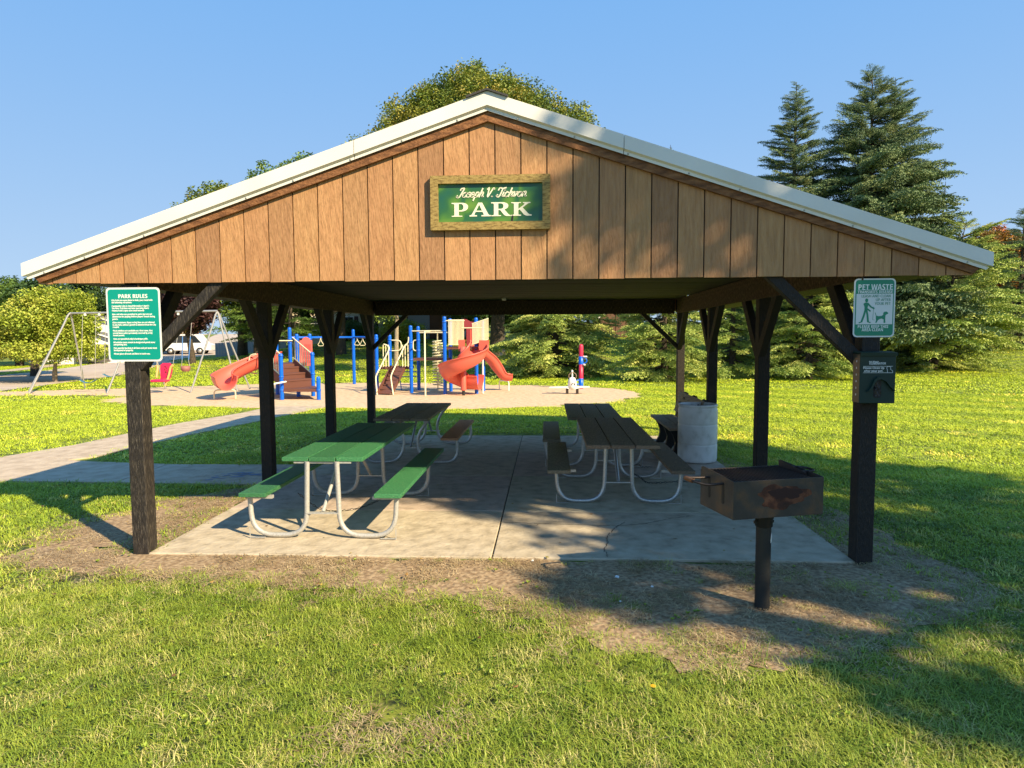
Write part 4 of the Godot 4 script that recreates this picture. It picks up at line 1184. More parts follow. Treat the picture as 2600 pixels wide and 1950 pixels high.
	pipe(t, "corkscrew_core", [P(-3.58, 0, 18.7), P(-3.58, 2.1, 18.7), P(-3.5, 2.11, 17.9)], 0.024, M.play_cream)
	st = S()
	var co := []
	for k in 16 * 12:
		var a := TAU * k / 12.0
		co.append(P(-3.58 + 0.185 * cos(a), 0.12 + 1.70 * k / (16.0 * 12.0), 18.7 + 0.185 * sin(a)))
	tube(st, co, 0.02, 6)
	put(st, "corkscrew", M.play_cream, t)
	# tower with spiral slide
	pole(t, -2.99, 16.64, 2.64, 0.0, [2.45, 2.15])
	pole(t, -2.96, 17.79, 2.60)
	pole(t, -1.93, 16.79, 2.60)
	pole(t, -1.80, 17.9, 2.55)
	st = S()
	box(st, P(-2.42, 1.57, 17.25), Vector3(1.15, 0.09, 1.15))
	put(st, "deck", M.play_brown, t)
	fence_bars(t, P(-2.86, 1.68, 16.62), P(-2.32, 1.68, 16.62), 0.83, 13)
	fence_bars(t, P(-2.05, 1.68, 16.62), P(-1.49, 1.86, 16.62), 0.70, 14)
	pipe(t, "head_bar", [P(-2.95, 2.49, 16.62), P(-2.3, 2.49, 16.62)], 0.02, M.play_cream)
	pipe(t, "head_bar", [P(-2.4, 2.24, 16.62), P(-1.7, 2.24, 16.62)], 0.02, M.play_cream)
	st = S()
	prism(st, PackedVector2Array([Vector2(-2.38, 1.62), Vector2(-2.13, 1.62), Vector2(-2.13, 2.47), Vector2(-2.25, 2.49), Vector2(-2.38, 2.57), Vector2(-2.50, 2.57), Vector2(-2.62, 2.50), Vector2(-2.62, 2.30), Vector2(-2.42, 2.25), Vector2(-2.38, 2.2)]), -17.75, -17.80)
	put(st, "tower_panel", M.play_maroon, t)
	st = S()
	prism(st, rounded(-2.22, 2.0, 0.05, 0.42, 0.02), -17.749, -17.744)
	put(st, "panel_slot", M.play_red, t)
	st = S()
	prism(st, PackedVector2Array([Vector2(-2.47, 1.46), Vector2(-2.27, 1.50), Vector2(-2.25, 1.85), Vector2(-2.47, 1.84)]), -16.30, -16.36)
	prism(st, PackedVector2Array([Vector2(-1.80, 1.50), Vector2(-1.48, 1.46), Vector2(-1.46, 1.82), Vector2(-1.80, 1.83)]), -16.45, -16.50)
	put(st, "slide_hood", M.play_red, t)
	var sp := []
	for k in 41:
		var f := k / 40.0
		var a := deg_to_rad(75.0) - f * TAU * 0.96
		var r := 0.46
		sp.append(P(-2.30 + r * cos(a), lerpf(1.42, 0.17, pow(f, 0.92)), 16.17 + r * sin(a)))
	for k in 4: sp.append(sp[-1] + Vector3(0.13, -0.004, 0.035))
	st = S()
	sweep(st, slide_frames(sp), slide_profile(0.35, 0.46))
	put(st, "spiral_slide", M.play_red, t)
	st = S()
	lathe(st, [Vector2(0.095, 0.17), Vector2(0.095, 1.62), Vector2(0.0, 1.62)], 16, P(-2.30, 0, 16.17))
	put(st, "slide_column", M.play_red, t)
	st = S()
	lathe(st, [Vector2(0.05, 0.0), Vector2(0.05, 0.2)], 12, P(-2.30, 0, 16.17))
	put(st, "slide_foot", M.dark_metal, t)
	# wave slide
	st = S()
	sweep(st, slide_frames(smooth_pts([P(-2.1, 1.50, 17.3), P(-1.9, 1.28, 17.55), P(-1.62, 1.02, 17.8), P(-1.40, 0.68, 18.0), P(-1.20, 0.42, 18.1), P(-0.98, 0.34, 18.2), P(-0.80, 0.34, 18.25)], 5)), slide_profile(0.25, 0.24))
	put(st, "wave_slide", M.play_red, t)
	pipe(t, "slide_leg", [P(-1.27, 0, 18.5), P(-1.27, 0.34, 18.45), P(-0.9, 0.34, 18.1), P(-0.9, 0, 18.05)], 0.022, M.play_white, 0.1)
	pipe(t, "slide_prop", [P(-1.72, 0, 16.9), P(-1.72, 1.5, 16.9)], 0.03, M.play_white)
	# swing set frame
	t = thing("swing_set", "long galvanized steel swing frame on bent tripod legs", "swing set", P(-14.5, 0, 17.5))
	pipe(t, "top_bar", [P(-17.0, 2.88, 17.9), P(-11.5, 2.93, 17.9)], 0.036, M.swing_steel)
	for e in [[-17.05, [[-17.99, 16.9], [-18.5, 17.5], [-17.55, 19.16]]], [-11.5, [[-12.27, 17.29], [-10.85, 18.93], [-11.0, 18.2]]], [-14.4, [[-15.18, 17.0], [-14.2, 19.0]]]]:
		for l in e[1]:
			var top := P(e[0], 2.90, 17.9)
			var foot := P(l[0], 0, l[1])
			var kn := top.lerp(foot, 0.13) + Vector3(0, 0.04, 0)
			pipe(t, "leg", [top, top.lerp(foot, 0.06) + Vector3(0, 0.11, 0), kn, foot], 0.032, M.swing_steel, 0.25)
	for x in [-16.47, -15.93, -15.46, -14.95, -13.5, -12.95, -12.75, -12.4]:
		st = S()
		box(st, P(x, 2.83, 17.87), Vector3(0.05, 0.08, 0.07))
		put(st, "hanger", M.play_white, t)
	var belt := func(label: String, x0: float, x1: float, y: float) -> void:
		var b := thing("belt_swing", label, "swing", P((x0 + x1) / 2, y, 17.6), "swings hanging from the steel frame")
		var s2 := S()
		var fr := []
		for k in 11:
			var f := k / 10.0
			var p := P(lerpf(x0, x1, f), y - 0.11 * sin(f * PI), 17.6 + 0.1 * f)
			fr.append([p, Vector3(0.1, 0, 1).normalized(), Vector3.UP])
		sweep(s2, fr, PackedVector2Array([Vector2(-0.07, -0.008), Vector2(0.07, -0.008), Vector2(0.07, 0.008), Vector2(-0.07, 0.008)]))
		put(s2, "belt_seat", M.belt_blue, b)
		for xx in [x0, x1]: pipe(b, "chain", [P(xx, y, 17.65), P(lerpf(xx, (x0 + x1) / 2, 0.05), 2.8, 17.88)], 0.008, M.galvanized_dull, 0.0, 5)
	belt.call("blue belt swing nearest the left legs of frame", -16.59, -16.06, 0.44)
	belt.call("blue belt swing hanging higher beside the rules sign", -15.70, -15.2, 0.66)
	var b := thing("toddler_swing", "pink moulded toddler chair swing with yellow harness bar", "swing", P(-13.2, 0.4, 17.3), "swings hanging from the steel frame")
	st = S()
	prism(st, PackedVector2Array([Vector2(-13.40, 0.48), Vector2(-13.06, 0.50), Vector2(-12.98, 0.78), Vector2(-12.97, 0.98), Vector2(-13.06, 1.06), Vector2(-13.30, 1.06), Vector2(-13.40, 0.98), Vector2(-13.40, 0.78)]), -17.35, -17.41)
	put(st, "seat_back", M.swing_pink, b)
	st = S()
	box(st, P(-13.3, 0.44, 17.15), Vector3(0.52, 0.09, 0.40), Basis(), 0.03)
	put(st, "seat", M.swing_pink, b)
	pipe(b, "harness", [P(-13.52, 0.95, 17.3), P(-13.44, 0.98, 17.28), P(-13.46, 0.55, 17.2)], 0.04, M.swing_yellow, 0.1)
	pipe(b, "harness", [P(-12.88, 0.98, 17.3), P(-12.96, 0.96, 17.28), P(-13.04, 0.6, 17.25), P(-13.16, 0.25, 17.2)], 0.04, M.swing_yellow, 0.1)
	st = S()
	for k in 5: box(st, P(-13.2 + 0.03 * sin(k * 2.5), 0.72 + k * 0.055, 17.345), Vector3(0.06, 0.025, 0.006), Basis(Vector3(0, 0, 1), k * 0.7))
	put(st, "printed_mark", M.grill_dark, b)
	for x in [-13.5, -12.9]: pipe(b, "chain", [P(x, 0.98, 17.3), P(x + 0.05, 2.8, 17.88)], 0.008, M.galvanized_dull, 0.0, 5)
	b = thing("bucket_swing", "mauve half bucket infant swing on blue sleeved chains", "swing", P(-12.6, 0.72, 17.6), "swings hanging from the steel frame")
	st = S()
	lathe(st, [Vector2(0.10, 0.0), Vector2(0.155, 0.06), Vector2(0.165, 0.20), Vector2(0.15, 0.20), Vector2(0.14, 0.07), Vector2(0.06, 0.02)], 14, P(-12.6, 0.74, 17.6))
	put(st, "bucket", M.bucket_mauve, b)
	for s in [-1.0, 1.0]:
		pipe(b, "chain", [P(-12.6 + s * 0.15, 0.94, 17.6), P(-12.6 + s * 0.12, 1.15, 17.6), P(-12.6 + s * 0.17, 2.8, 17.88)], 0.009, M.galvanized_dull, 0.0, 5)
		pipe(b, "chain_sleeve", [P(-12.6 + s * 0.122, 1.17, 17.605), P(-12.6 + s * 0.15, 2.0, 17.74)], 0.018, mat("sleeve_blue", Color(0.05, 0.17, 0.42), 0.5), b.get_child_count() * 0.0)
	# rider and talk post
	t = thing("spring_rider", "white aeroplane shaped spring rider on two dark feet", "spring rider", P(1.33, 0, 16.74))
	st = S()
	lathe(st, [Vector2(0.0, 0.14), Vector2(0.11, 0.16), Vector2(0.15, 0.26), Vector2(0.14, 0.42), Vector2(0.10, 0.54), Vector2(0.0, 0.58)], 14, P(1.33, 0, 16.74))
	put(st, "body", M.play_white, t)
	st = S()
	prism(st, PackedVector2Array([Vector2(0.56, 0.20), Vector2(1.1, 0.20), Vector2(1.33, 0.14), Vector2(1.6, 0.20), Vector2(1.92, 0.22), Vector2(1.92, 0.25), Vector2(1.5, 0.26), Vector2(1.2, 0.26), Vector2(0.56, 0.23)]), -16.66, -16.86)
	put(st, "wing", M.play_white, t)
	st = S()
	lathe(st, [Vector2(0.025, 0.5), Vector2(0.03, 0.70), Vector2(0.035, 0.78), Vector2(0.0, 0.82)], 10, P(1.33, 0, 16.74))
	put(st, "horn", M.play_white, t)
	st = S()
	var ring := []
	for k in 17: ring.append(P(1.34 + 0.13 * cos(TAU * k / 16.0), 0.60 + 0.12 * sin(TAU * k / 16.0), 16.72))
	tube(st, ring, 0.018, 6, -1.0, false)
	put(st, "wheel_grip", mat("grip_brown", Color(0.22, 0.15, 0.10), 0.6), t)
	for x in [-0.17, 0.17]:
		st = S()
		box(st, P(1.33 + x, 0.09, 16.74), Vector3(0.09, 0.20, 0.09))
		put(st, "foot", M.grill_dark, t)
	st = S()
	for s in [-1.0, 1.0]: box(st, P(1.36 + s * 0.04, 0.34, 16.60), Vector3(0.03, 0.09, 0.01), Basis(Vector3(0, 0, 1), s * 0.4))
	put(st, "painted_eye", M.car_blue, t)
	t = thing("talk_post", "tall red and blue banded speaking tube post on the sand", "play post", P(1.74, 0, 18.97))
	for e in [[0.0, 0.10, "talk_red"], [0.10, 0.38, "play_blue"], [0.38, 0.90, "talk_red"], [0.90, 1.20, "play_blue"], [1.20, 1.66, "talk_red"]]:
		st = S()
		var r: float = 0.082 if e[2] == "talk_red" else 0.088
		var pr := [Vector2(r, e[0]), Vector2(r, e[1])]
		if e[1] > 1.6: pr = [Vector2(r, e[0]), Vector2(r, 1.58), Vector2(r * 0.8, 1.63), Vector2(0.0, 1.66)]
		else: pr.append(Vector2(0.0, e[1]))
		lathe(st, pr, 16, P(1.74, 0, 18.97))
		put(st, "band", M[e[2]], t)
	pipe(t, "handle", [P(1.80, 1.15, 18.95), P(1.95, 1.10, 18.95), P(1.95, 0.98, 18.95), P(1.80, 0.92, 18.95)], 0.022, M.play_blue, 0.06)
	pipe(t, "mouthpiece", [P(1.82, 1.19, 18.9), P(1.95, 1.19, 18.85)], 0.03, M.play_white)
	pipe(t, "mouthpiece", [P(1.82, 0.90, 18.9), P(1.88, 0.89, 18.85)], 0.03, M.play_white)
	pipe(t, "step_ring", [P(1.66, 0.32, 18.9), P(1.55, 0.32, 18.85), P(1.55, 0.18, 18.85), P(1.66, 0.16, 18.9)], 0.02, M.play_blue, 0.05)

func house(n: String, label: String, x: float, d: float, w: float, dep: float, h: float, roof: float, wallm: String, turn: float, wins: Array, door := true) -> void:
	var y := ground_y(x, d)
	var t := thing(n, label, "house" if n != "shed" else "shed", P(x, y, d))
	org = Vector3.ZERO
	var st := S()
	prism(st, PackedVector2Array([Vector2(-w / 2, -1.0), Vector2(w / 2, -1.0), Vector2(w / 2, h), Vector2(0, h + roof * 0.93), Vector2(-w / 2, h)]), -dep / 2, dep / 2)
	put(st, "wall", M[wallm], t)
	for s in [-1.0, 1.0]:
		st = S()
		var a := Vector2(0, h + roof)
		var b := Vector2(s * (w / 2 + 0.4), h - 0.4 * roof / (w / 2))
		prism(st, PackedVector2Array([a, b, b + Vector2(0, 0.14), a + Vector2(0, 0.14)]), -dep / 2 - 0.35, dep / 2 + 0.35)
		put(st, "roof", M.roof_grey, t)
		st = S()
		prism(st, PackedVector2Array([a + Vector2(0, 0.02), b + Vector2(0, 0.02), b + Vector2(0, 0.13), a + Vector2(0, 0.13)]), dep / 2 + 0.352, dep / 2 + 0.38)
		put(st, "fascia", M.siding_white, t)
	for q in wins:
		st = S()
		box(st, Vector3(q[0], q[1], dep / 2 + 0.02), Vector3(q[2] + 0.16, q[3] + 0.16, 0.06))
		var f := put(st, "window", M.siding_white, t)
		st = S()
		box(st, Vector3(q[0], q[1] + q[3] * 0.25, dep / 2 + 0.045), Vector3(q[2], q[3] * 0.46, 0.03))
		box(st, Vector3(q[0], q[1] - q[3] * 0.25, dep / 2 + 0.045), Vector3(q[2], q[3] * 0.46, 0.03))
		put(st, "pane", M.glass_dark, f)
		for s in [-1.0, 1.0]:
			st = S()
			box(st, Vector3(q[0] + s * (q[2] / 2 + 0.28), q[1], dep / 2 + 0.02), Vector3(0.32, q[3] + 0.1, 0.05))
			put(st, "shutter", M.shutter, t)
	if door:
		st = S()
		box(st, Vector3(w * 0.28, 0.95, dep / 2 + 0.02), Vector3(0.95, 2.1, 0.06))
		put(st, "door", M.shed_brown, t)
	t.rotation.y = turn
func car(label: String, x: float, d: float, turn: float, paint: String, van := false) -> void:
	var t := thing("parked_van" if van else "parked_car", label, "van" if van else "car", P(x, ground_y(x, d), d))
	org = Vector3.ZERO
	var st := S()
	var pr := PackedVector2Array([Vector2(-2.2, 0.35), Vector2(2.15, 0.35), Vector2(2.2, 0.72), Vector2(1.95, 0.86), Vector2(1.05, 0.95), Vector2(-1.9, 0.98), Vector2(-2.22, 0.85)])
	if van: pr = PackedVector2Array([Vector2(-2.5, 0.4), Vector2(2.4, 0.4), Vector2(2.45, 0.9), Vector2(1.9, 1.1), Vector2(-2.5, 1.1)])
	prism(st, pr, -0.86, 0.86)
	put(st, "body", M[paint], t)
	st = S()
	var cb := PackedVector2Array([Vector2(-1.75, 0.96), Vector2(1.05, 0.94), Vector2(0.35, 1.42), Vector2(-1.1, 1.44)])
	if van: cb = PackedVector2Array([Vector2(-2.5, 1.09), Vector2(1.9, 1.09), Vector2(1.2, 1.95), Vector2(-2.45, 1.98)])
	prism(st, cb, -0.76, 0.76)
	put(st, "cabin", M[paint], t)
	st = S()
	var gp := PackedVector2Array()
	for p in cb: gp.append((p - Vector2(-0.35, 1.2)) * 0.82 + Vector2(-0.35, 1.2))
	prism(st, gp, -0.768, 0.768)
	put(st, "window", M.glass_dark, t)
	for sx in [-1.35, 1.35]:
		for sz in [-0.8, 0.8]:
			st = S()
			lathe(st, [Vector2(0.0, -0.1), Vector2(0.33, -0.1), Vector2(0.33, 0.1), Vector2(0.0, 0.1)], 16, Vector3.ZERO)
			var wl := put(st, "wheel", M.tyre, t)
			wl.transform = Transform3D(Basis(Vector3.RIGHT, PI / 2), Vector3(sx, 0.33, sz))
			st = S()
			lathe(st, [Vector2(0.0, -0.11), Vector2(0.19, -0.11), Vector2(0.19, 0.11), Vector2(0.0, 0.11)], 12, Vector3.ZERO)
			put(st, "rim", M.galvanized, wl)
	t.rotation.y = turn
func background() -> void:
	house("house", "white house with grey roof beyond the road behind yellow maple", -39.0, 50.0, 7.0, 8.0, 2.7, 1.3, "siding_white", 0.35, [[-1.6, 1.7, 0.9, 0.9], [0.9, 1.7, 0.9, 0.9]])
	house("house", "low white garage gable in front of the white house", -34.6, 44.5, 4.6, 4.0, 1.35, 0.9, "siding_white", 0.45, [], false)
	house("house", "cream house with dark shutters behind the overhead blue beam", -17.2, 54.0, 9.0, 7.0, 2.6, 1.9, "siding_cream", 0.12, [[-2.6, 1.5, 0.8, 1.1], [0.2, 1.5, 0.8, 1.1], [2.8, 1.5, 0.8, 1.1]])
	house("house", "grey house in deep shade behind the big tree trunk", -9.6, 49.0, 6.0, 6.0, 2.2, 1.6, "siding_grey", -0.1, [[-1.4, 1.2, 0.8, 1.0]])
	house("shed", "small brown timber shed with white trimmed roof between the spruces", 5.5, 48.0, 2.2, 2.2, 1.6, 0.7, "shed_brown", 0.2, [])
	house("house", "white house glimpsed through branches right of the pet waste sign", 33.0, 62.0, 12.0, 7.0, 2.4, 1.5, "siding_white", -0.2, [[-3.0, 1.4, 1.0, 1.0], [1.0, 1.4, 1.0, 1.0]])
	car("dark blue car parked before the white garage", -33.2, 43.5, 0.9, "car_blue")
	car("white van parked beyond the swings near pine trunks", -35.0, 58.0, 0.2, "car_white", true)
	car("white car half hidden beside the pet waste sign", 29.3, 51.0, 0.1, "car_white")
	car("white car farther right behind the open spruce", 33.3, 50.0, 0.15, "car_white")
	var t := thing("board_fence", "grey board fence behind the pine trunks", "fence", P(-26, ground_y(-26, 50), 50))
	for k in 24:
		var st := S()
		var x := -28.0 + k * 0.26
		box(st, P(x, ground_y(x, 50) + 0.6, 50), Vector3(0.24, 1.3, 0.03))
		put(st, "board", M.siding_grey, t)
func leaf_spray(n: int, R: float, l: float, w: float, sd: int, flat := 1.0) -> ArrayMesh:
	rng.seed = sd
	org = Vector3.ZERO
	var st := S()
	for k in n:
		var p := Vector3(rng.randfn(), rng.randfn() * flat, rng.randfn()).normalized() * R * pow(rng.randf(), 0.5)
		var B := Basis.from_euler(Vector3(rng.randf_range(-0.9, 0.9), rng.randf_range(0, TAU), rng.randf_range(-0.9, 0.9)))
		var s := rng.randf_range(0.7, 1.25)
		var a := p + B * Vector3(0, 0, -l * s / 2)
		var b := p + B * Vector3(0, 0, l * s / 2)
		var c := p + B * Vector3(w * s / 2, 0.12 * l * s, 0.05 * l)
		var e := p + B * Vector3(-w * s / 2, 0.12 * l * s, 0.05 * l)
		tri(st, a, b, c, B * Vector3(-0.2, 1, 0))
		tri(st, a, b, e, B * Vector3(0.2, 1, 0))
	st.generate_normals()
	st.set_material(M.leaf)
	return st.commit()
func frond(sd: int, dens := 1.0) -> ArrayMesh:   # a spruce spray one metre long, pointing along +z
	rng.seed = sd
	org = Vector3.ZERO
	var st := S()
	var twig := func(a: Vector3, b: Vector3, w: float) -> void:
		var dir := (b - a).normalized()
		var n := int(maxf(3.0, a.distance_to(b) / 0.05 * dens))
		for k in n:
			var p: Vector3 = a.lerp(b, (k + rng.randf()) / n)
			for s in 2:
				var side := dir.cross(Vector3(rng.randfn(), rng.randfn(), rng.randfn())).normalized()
				var q := p + dir * w * rng.randf_range(0.5, 1.1) + side * w * rng.randf_range(0.6, 1.0)
				var nn := dir.cross(side) * w * 0.34
				tri(st, p - nn, p + nn, q, side.cross(dir) + Vector3(0, 0.3, 0))
	var droop := func(z: float) -> Vector3: return Vector3(0, -0.16 * z * z + 0.05 * z, z)
	twig.call(Vector3.ZERO, droop.call(0.6), 0.05)
	twig.call(droop.call(0.5), droop.call(1.0), 0.06)
	for k in 13:
		var z := 0.10 + 0.86 * k / 13.0
		for s in [-1.0, 1.0]:
			var L := 0.40 * pow(1.0 - z, 0.6) * rng.randf_range(0.7, 1.15) + 0.07
			var a: Vector3 = droop.call(z)
			var b := a + Vector3(s * L * 0.82, -L * rng.randf_range(-0.05, 0.45), L * 0.55)
			twig.call(a, b, 0.055)
	st.generate_normals()
	st.set_material(M.needle)
	return st.commit()
func tuft(n: int, R: float, h: float, w: float, sd: int, lean := 0.5) -> ArrayMesh:
	rng.seed = sd
	org = Vector3.ZERO
	var st := S()
	for k in n:
		var a := rng.randf_range(0, TAU)
		var r := R * sqrt(rng.randf())
		var p := Vector3(cos(a) * r, -0.012, sin(a) * r)
		var f := rng.randf_range(0, TAU)
		var dir := Vector3(cos(f), 0, sin(f))
		var side := Vector3(-sin(f), 0, cos(f)) * w * rng.randf_range(0.7, 1.2) / 2.0
		var hh := h * rng.randf_range(0.5, 1.15)
		var l := lean * rng.randf_range(0.2, 1.3) * hh
		var mid := p + Vector3(0, hh * 0.62, 0) + dir * l * 0.35
		var tip := p + Vector3(0, hh * rng.randf_range(0.75, 1.0), 0) + dir * l
		var up := dir * 0.4 + Vector3(0, 1, 0)
		tri(st, p - side, p + side, mid + side * 0.9, up)
		tri(st, p - side, mid + side * 0.9, mid - side * 0.9, up)
		tri(st, mid - side * 0.9, mid + side * 0.9, tip, up)
	st.generate_normals()
	st.set_material(M.blade)
	return st.commit()
func multi(n: String, mesh: Mesh, xf: Array, cols: Array, parent: Node = self, kind := "stuff") -> MultiMeshInstance3D:
	var mm := MultiMesh.new()
	mm.transform_format = MultiMesh.TRANSFORM_3D
	mm.use_colors = true
	mm.mesh = mesh
	mm.instance_count = xf.size()
	for i in xf.size():
		mm.set_instance_transform(i, xf[i])
		mm.set_instance_color(i, cols[i])
	var o := MultiMeshInstance3D.new()
	o.multimesh = mm
	o.name = numbered(n) if parent == self else n
	o.set_meta("kind", kind)
	add_named(o, parent)
	return o
var meshes := {}
var gap_axes := []
func pick(cols: Array, f: float) -> Color:
	var x := clampf(f, 0.0, 0.999) * (cols.size() - 1)
	var i := int(x)
	var a: Array = cols[i]
	var b: Array = cols[i + 1]
	return Color(lerpf(a[0], b[0], x - i), lerpf(a[1], b[1], x - i), lerpf(a[2], b[2], x - i))
const GREEN := [[0.0486, 0.1004, 0.0162], [0.0972, 0.1782, 0.0259], [0.1702, 0.2674, 0.0389], [0.243, 0.3078, 0.0486]]
const DEEP := [[0.0269, 0.0628, 0.0149], [0.0508, 0.1076, 0.0209], [0.0897, 0.1569, 0.0269]]
const GOLD := [[0.13, 0.20, 0.016], [0.25, 0.33, 0.026], [0.38, 0.43, 0.045], [0.50, 0.48, 0.09]]
const OLIVE := [[0.0879, 0.1394, 0.0223], [0.167, 0.2326, 0.0335], [0.29, 0.3162, 0.0484], [0.4218, 0.3162, 0.0652]]
const AUTUMN := [[0.1125, 0.15, 0.0225], [0.275, 0.1875, 0.025], [0.425, 0.175, 0.0312], [0.475, 0.1125, 0.0375]]
const PLUM := [[0.025, 0.010, 0.012], [0.06, 0.022, 0.022], [0.10, 0.045, 0.035]]
const BLUEFIR := [[0.0621, 0.1096, 0.0458], [0.1138, 0.1768, 0.0711], [0.1759, 0.2475, 0.0974], [0.207, 0.2122, 0.0573]]
const YFIR := [[0.1501, 0.2309, 0.0473], [0.2656, 0.3543, 0.0683], [0.4272, 0.4987, 0.1102], [0.6005, 0.5774, 0.1705]]
func broadleaf(n: String, label: String, x: float, d: float, h: float, tr: float, lobes: Array, count: int, mesh: String, cols: Array, gap := 0.0, group := "", scale := 1.0, pale := false, cat := "tree", bare := 0.35) -> Node3D:
	var y := ground_y(x, d)
	var t := thing(n, label, cat, P(x, y, d), group)
	org = Vector3.ZERO
	rng.seed = int(absf(x * 131.0 + d * 17.0)) + 7
	var tot := 0.0
	for l in lobes: tot += l[3] * l[4] * l[3]
	var xf := []
	var cc := []
	var off := rng.randf_range(0, 500)
	for l in lobes:
		var m := int(count * (l[3] * l[4] * l[3]) / tot) + 4
		for k in m:
			var v := Vector3(rng.randfn(), rng.randfn(), rng.randfn()).normalized() * pow(rng.randf(), 0.42)
			var p := Vector3(l[0] + v.x * l[3], l[1] + v.y * l[4], -l[2] + v.z * l[3])
			var q := fn.get_noise_3d(p.x * 45.0 / scale + off, p.y * 45.0 / scale, p.z * 45.0 / scale)
			if q < -0.5 + gap * 0.9 and rng.randf() < 0.85: continue
			if gap_axes.size():
				var gu := p.dot(gap_axes[0])
				var gv: float = (p - Vector3(0, 9.8, 0)).dot(gap_axes[1])
				if rng.randf() < (0.42 if gu > 0.9 else 0.15): continue
				if fn.get_noise_2d(gu * 95.0 + 31.0, gv * 60.0 + 12.0) < 0.03 and rng.randf() < 0.93: continue
			var s := rng.randf_range(0.7, 1.3) * scale
			xf.append(Transform3D(Basis.from_euler(Vector3(rng.randf_range(-0.5, 0.5), rng.randf_range(0, TAU), rng.randf_range(-0.5, 0.5))).scaled(Vector3(s, s, s)), p))
			cc.append(pick(cols, 0.45 + 0.35 * fn.get_noise_3d(p.x * 25.0 + off, p.y * 25.0, p.z * 25.0 + 77.0) + rng.randf_range(-0.32, 0.32)))
	multi("crown", meshes[mesh], xf, cc, t)
	var bm: Material = M.bark_pale if pale else M.bark
	var low: float = 1e9
	for l in lobes: low = minf(low, l[1] - l[4] * 0.3)
	var top := Vector3(rng.randf_range(-0.2, 0.2), maxf(low, h * bare), 0)
	var st := S()
	tube(st, smooth_pts([Vector3(0, -0.3, 0), Vector3(0.02, 0.4, 0), top * Vector3(0.5, 0.5, 1), top, top + Vector3(0.1, h * 0.25, 0.1)], 4), tr * 1.25, 10, tr * 0.45)
	put(st, "trunk", bm, t)
	for l in lobes:
		st = S()
		var a := top * rng.randf_range(0.75, 1.05)
		var b := Vector3(l[0], l[1], -l[2])
		var mid := a.lerp(b, 0.5) + Vector3(0, 0.12 * a.distance_to(b), 0)
		tube(st, smooth_pts([a, mid, b], 4), tr * 0.45, 7, tr * 0.12)
		for k in 3:
			var c := mid.lerp(b, rng.randf())
			tube(st, [c, c + Vector3(rng.randfn(), rng.randfn() * 0.6 + 0.3, rng.randfn()).normalized() * l[3] * 0.7], tr * 0.16, 5, tr * 0.04)
		put(st, "limb", bm, t)
	return t
func conifer(n: String, label: String, x: float, d: float, h: float, R: float, y0: float, levels: int, per: int, cols: Array, group := "", dens := 1.0, lean := 0.0, power := 0.8, sub := 3) -> Node3D:
	var y := ground_y(x, d)
	var t := thing(n, label, "tree", P(x, y, d), group)
	org = Vector3.ZERO
	rng.seed = int(absf(x * 91.0 + d * 37.0)) + 3
	var xf := []
	var cc := []
	var st := S()
	tube(st, [Vector3(0, -0.3, 0), Vector3(lean * 0.5, h * 0.5, 0), Vector3(lean, h, 0)], 0.018 * h + 0.04, 9, 0.012)
	put(st, "trunk", M.bark, t)
	st = S()
	for i in levels:
		var f := (i + rng.randf_range(-0.3, 0.3)) / levels
		f = clampf(f, 0.0, 0.985)
		var yy := lerpf(y0, h, f)
		var L0 := R * pow(1.0 - f, power) * (0.55 + 0.45 * ss(-0.02, 0.10, f)) + 0.12
		for k in per:
			if rng.randf() > dens: continue
			var a := TAU * (k + rng.randf_range(-0.35, 0.35)) / per + i * 2.4
			var L := L0 * rng.randf_range(0.6, 1.2)
			var tilt := lerpf(-0.22, 0.45, f) + rng.randf_range(-0.12, 0.12)
			var yb := clampf(yy + rng.randf_range(-0.7, 0.7) * (h - y0) / levels, y0, h)
			var o := Vector3(lean * yb / h, yb, 0)
			var B := Basis(Vector3.UP, a) * Basis(Vector3.RIGHT, -tilt)
			var ns := 1 if L < 0.9 else sub
			if L > 0.8: tube(st, [o, o + B * Vector3(0, -0.05 * L, L * 0.8)], 0.012 * L + 0.008, 4, 0.006, false)
			for s in ns:
				var g: float = 0.0 if ns == 1 else lerpf(0.22, 0.58, s / (ns - 1.0))
				var sz: float = L * (1.05 if ns == 1 else rng.randf_range(0.40, 0.50))
				var yaw := 0.0 if ns == 1 else rng.randf_range(-0.75, 0.75) * (1.0 - 0.3 * s / ns)
				var B2 := B * Basis(Vector3.UP, yaw) * Basis(Vector3(0, 0, 1), rng.randf_range(-0.5, 0.5))
				xf.append(Transform3D(B2.scaled_local(Vector3(sz, sz, sz)), o + B * Vector3(0, -0.05 * L * g, L * g)))
				cc.append(pick(cols, rng.randf_range(0.08, 0.85) + 0.25 * fn.get_noise_3d(xf[-1].origin.x * 40.0, xf[-1].origin.y * 40.0, a * 30.0)))
	multi("crown", meshes["frond%d" % (int(absf(x)) % 2)], xf, cc, t)
	put(st, "branches", M.bark, t)
	return t
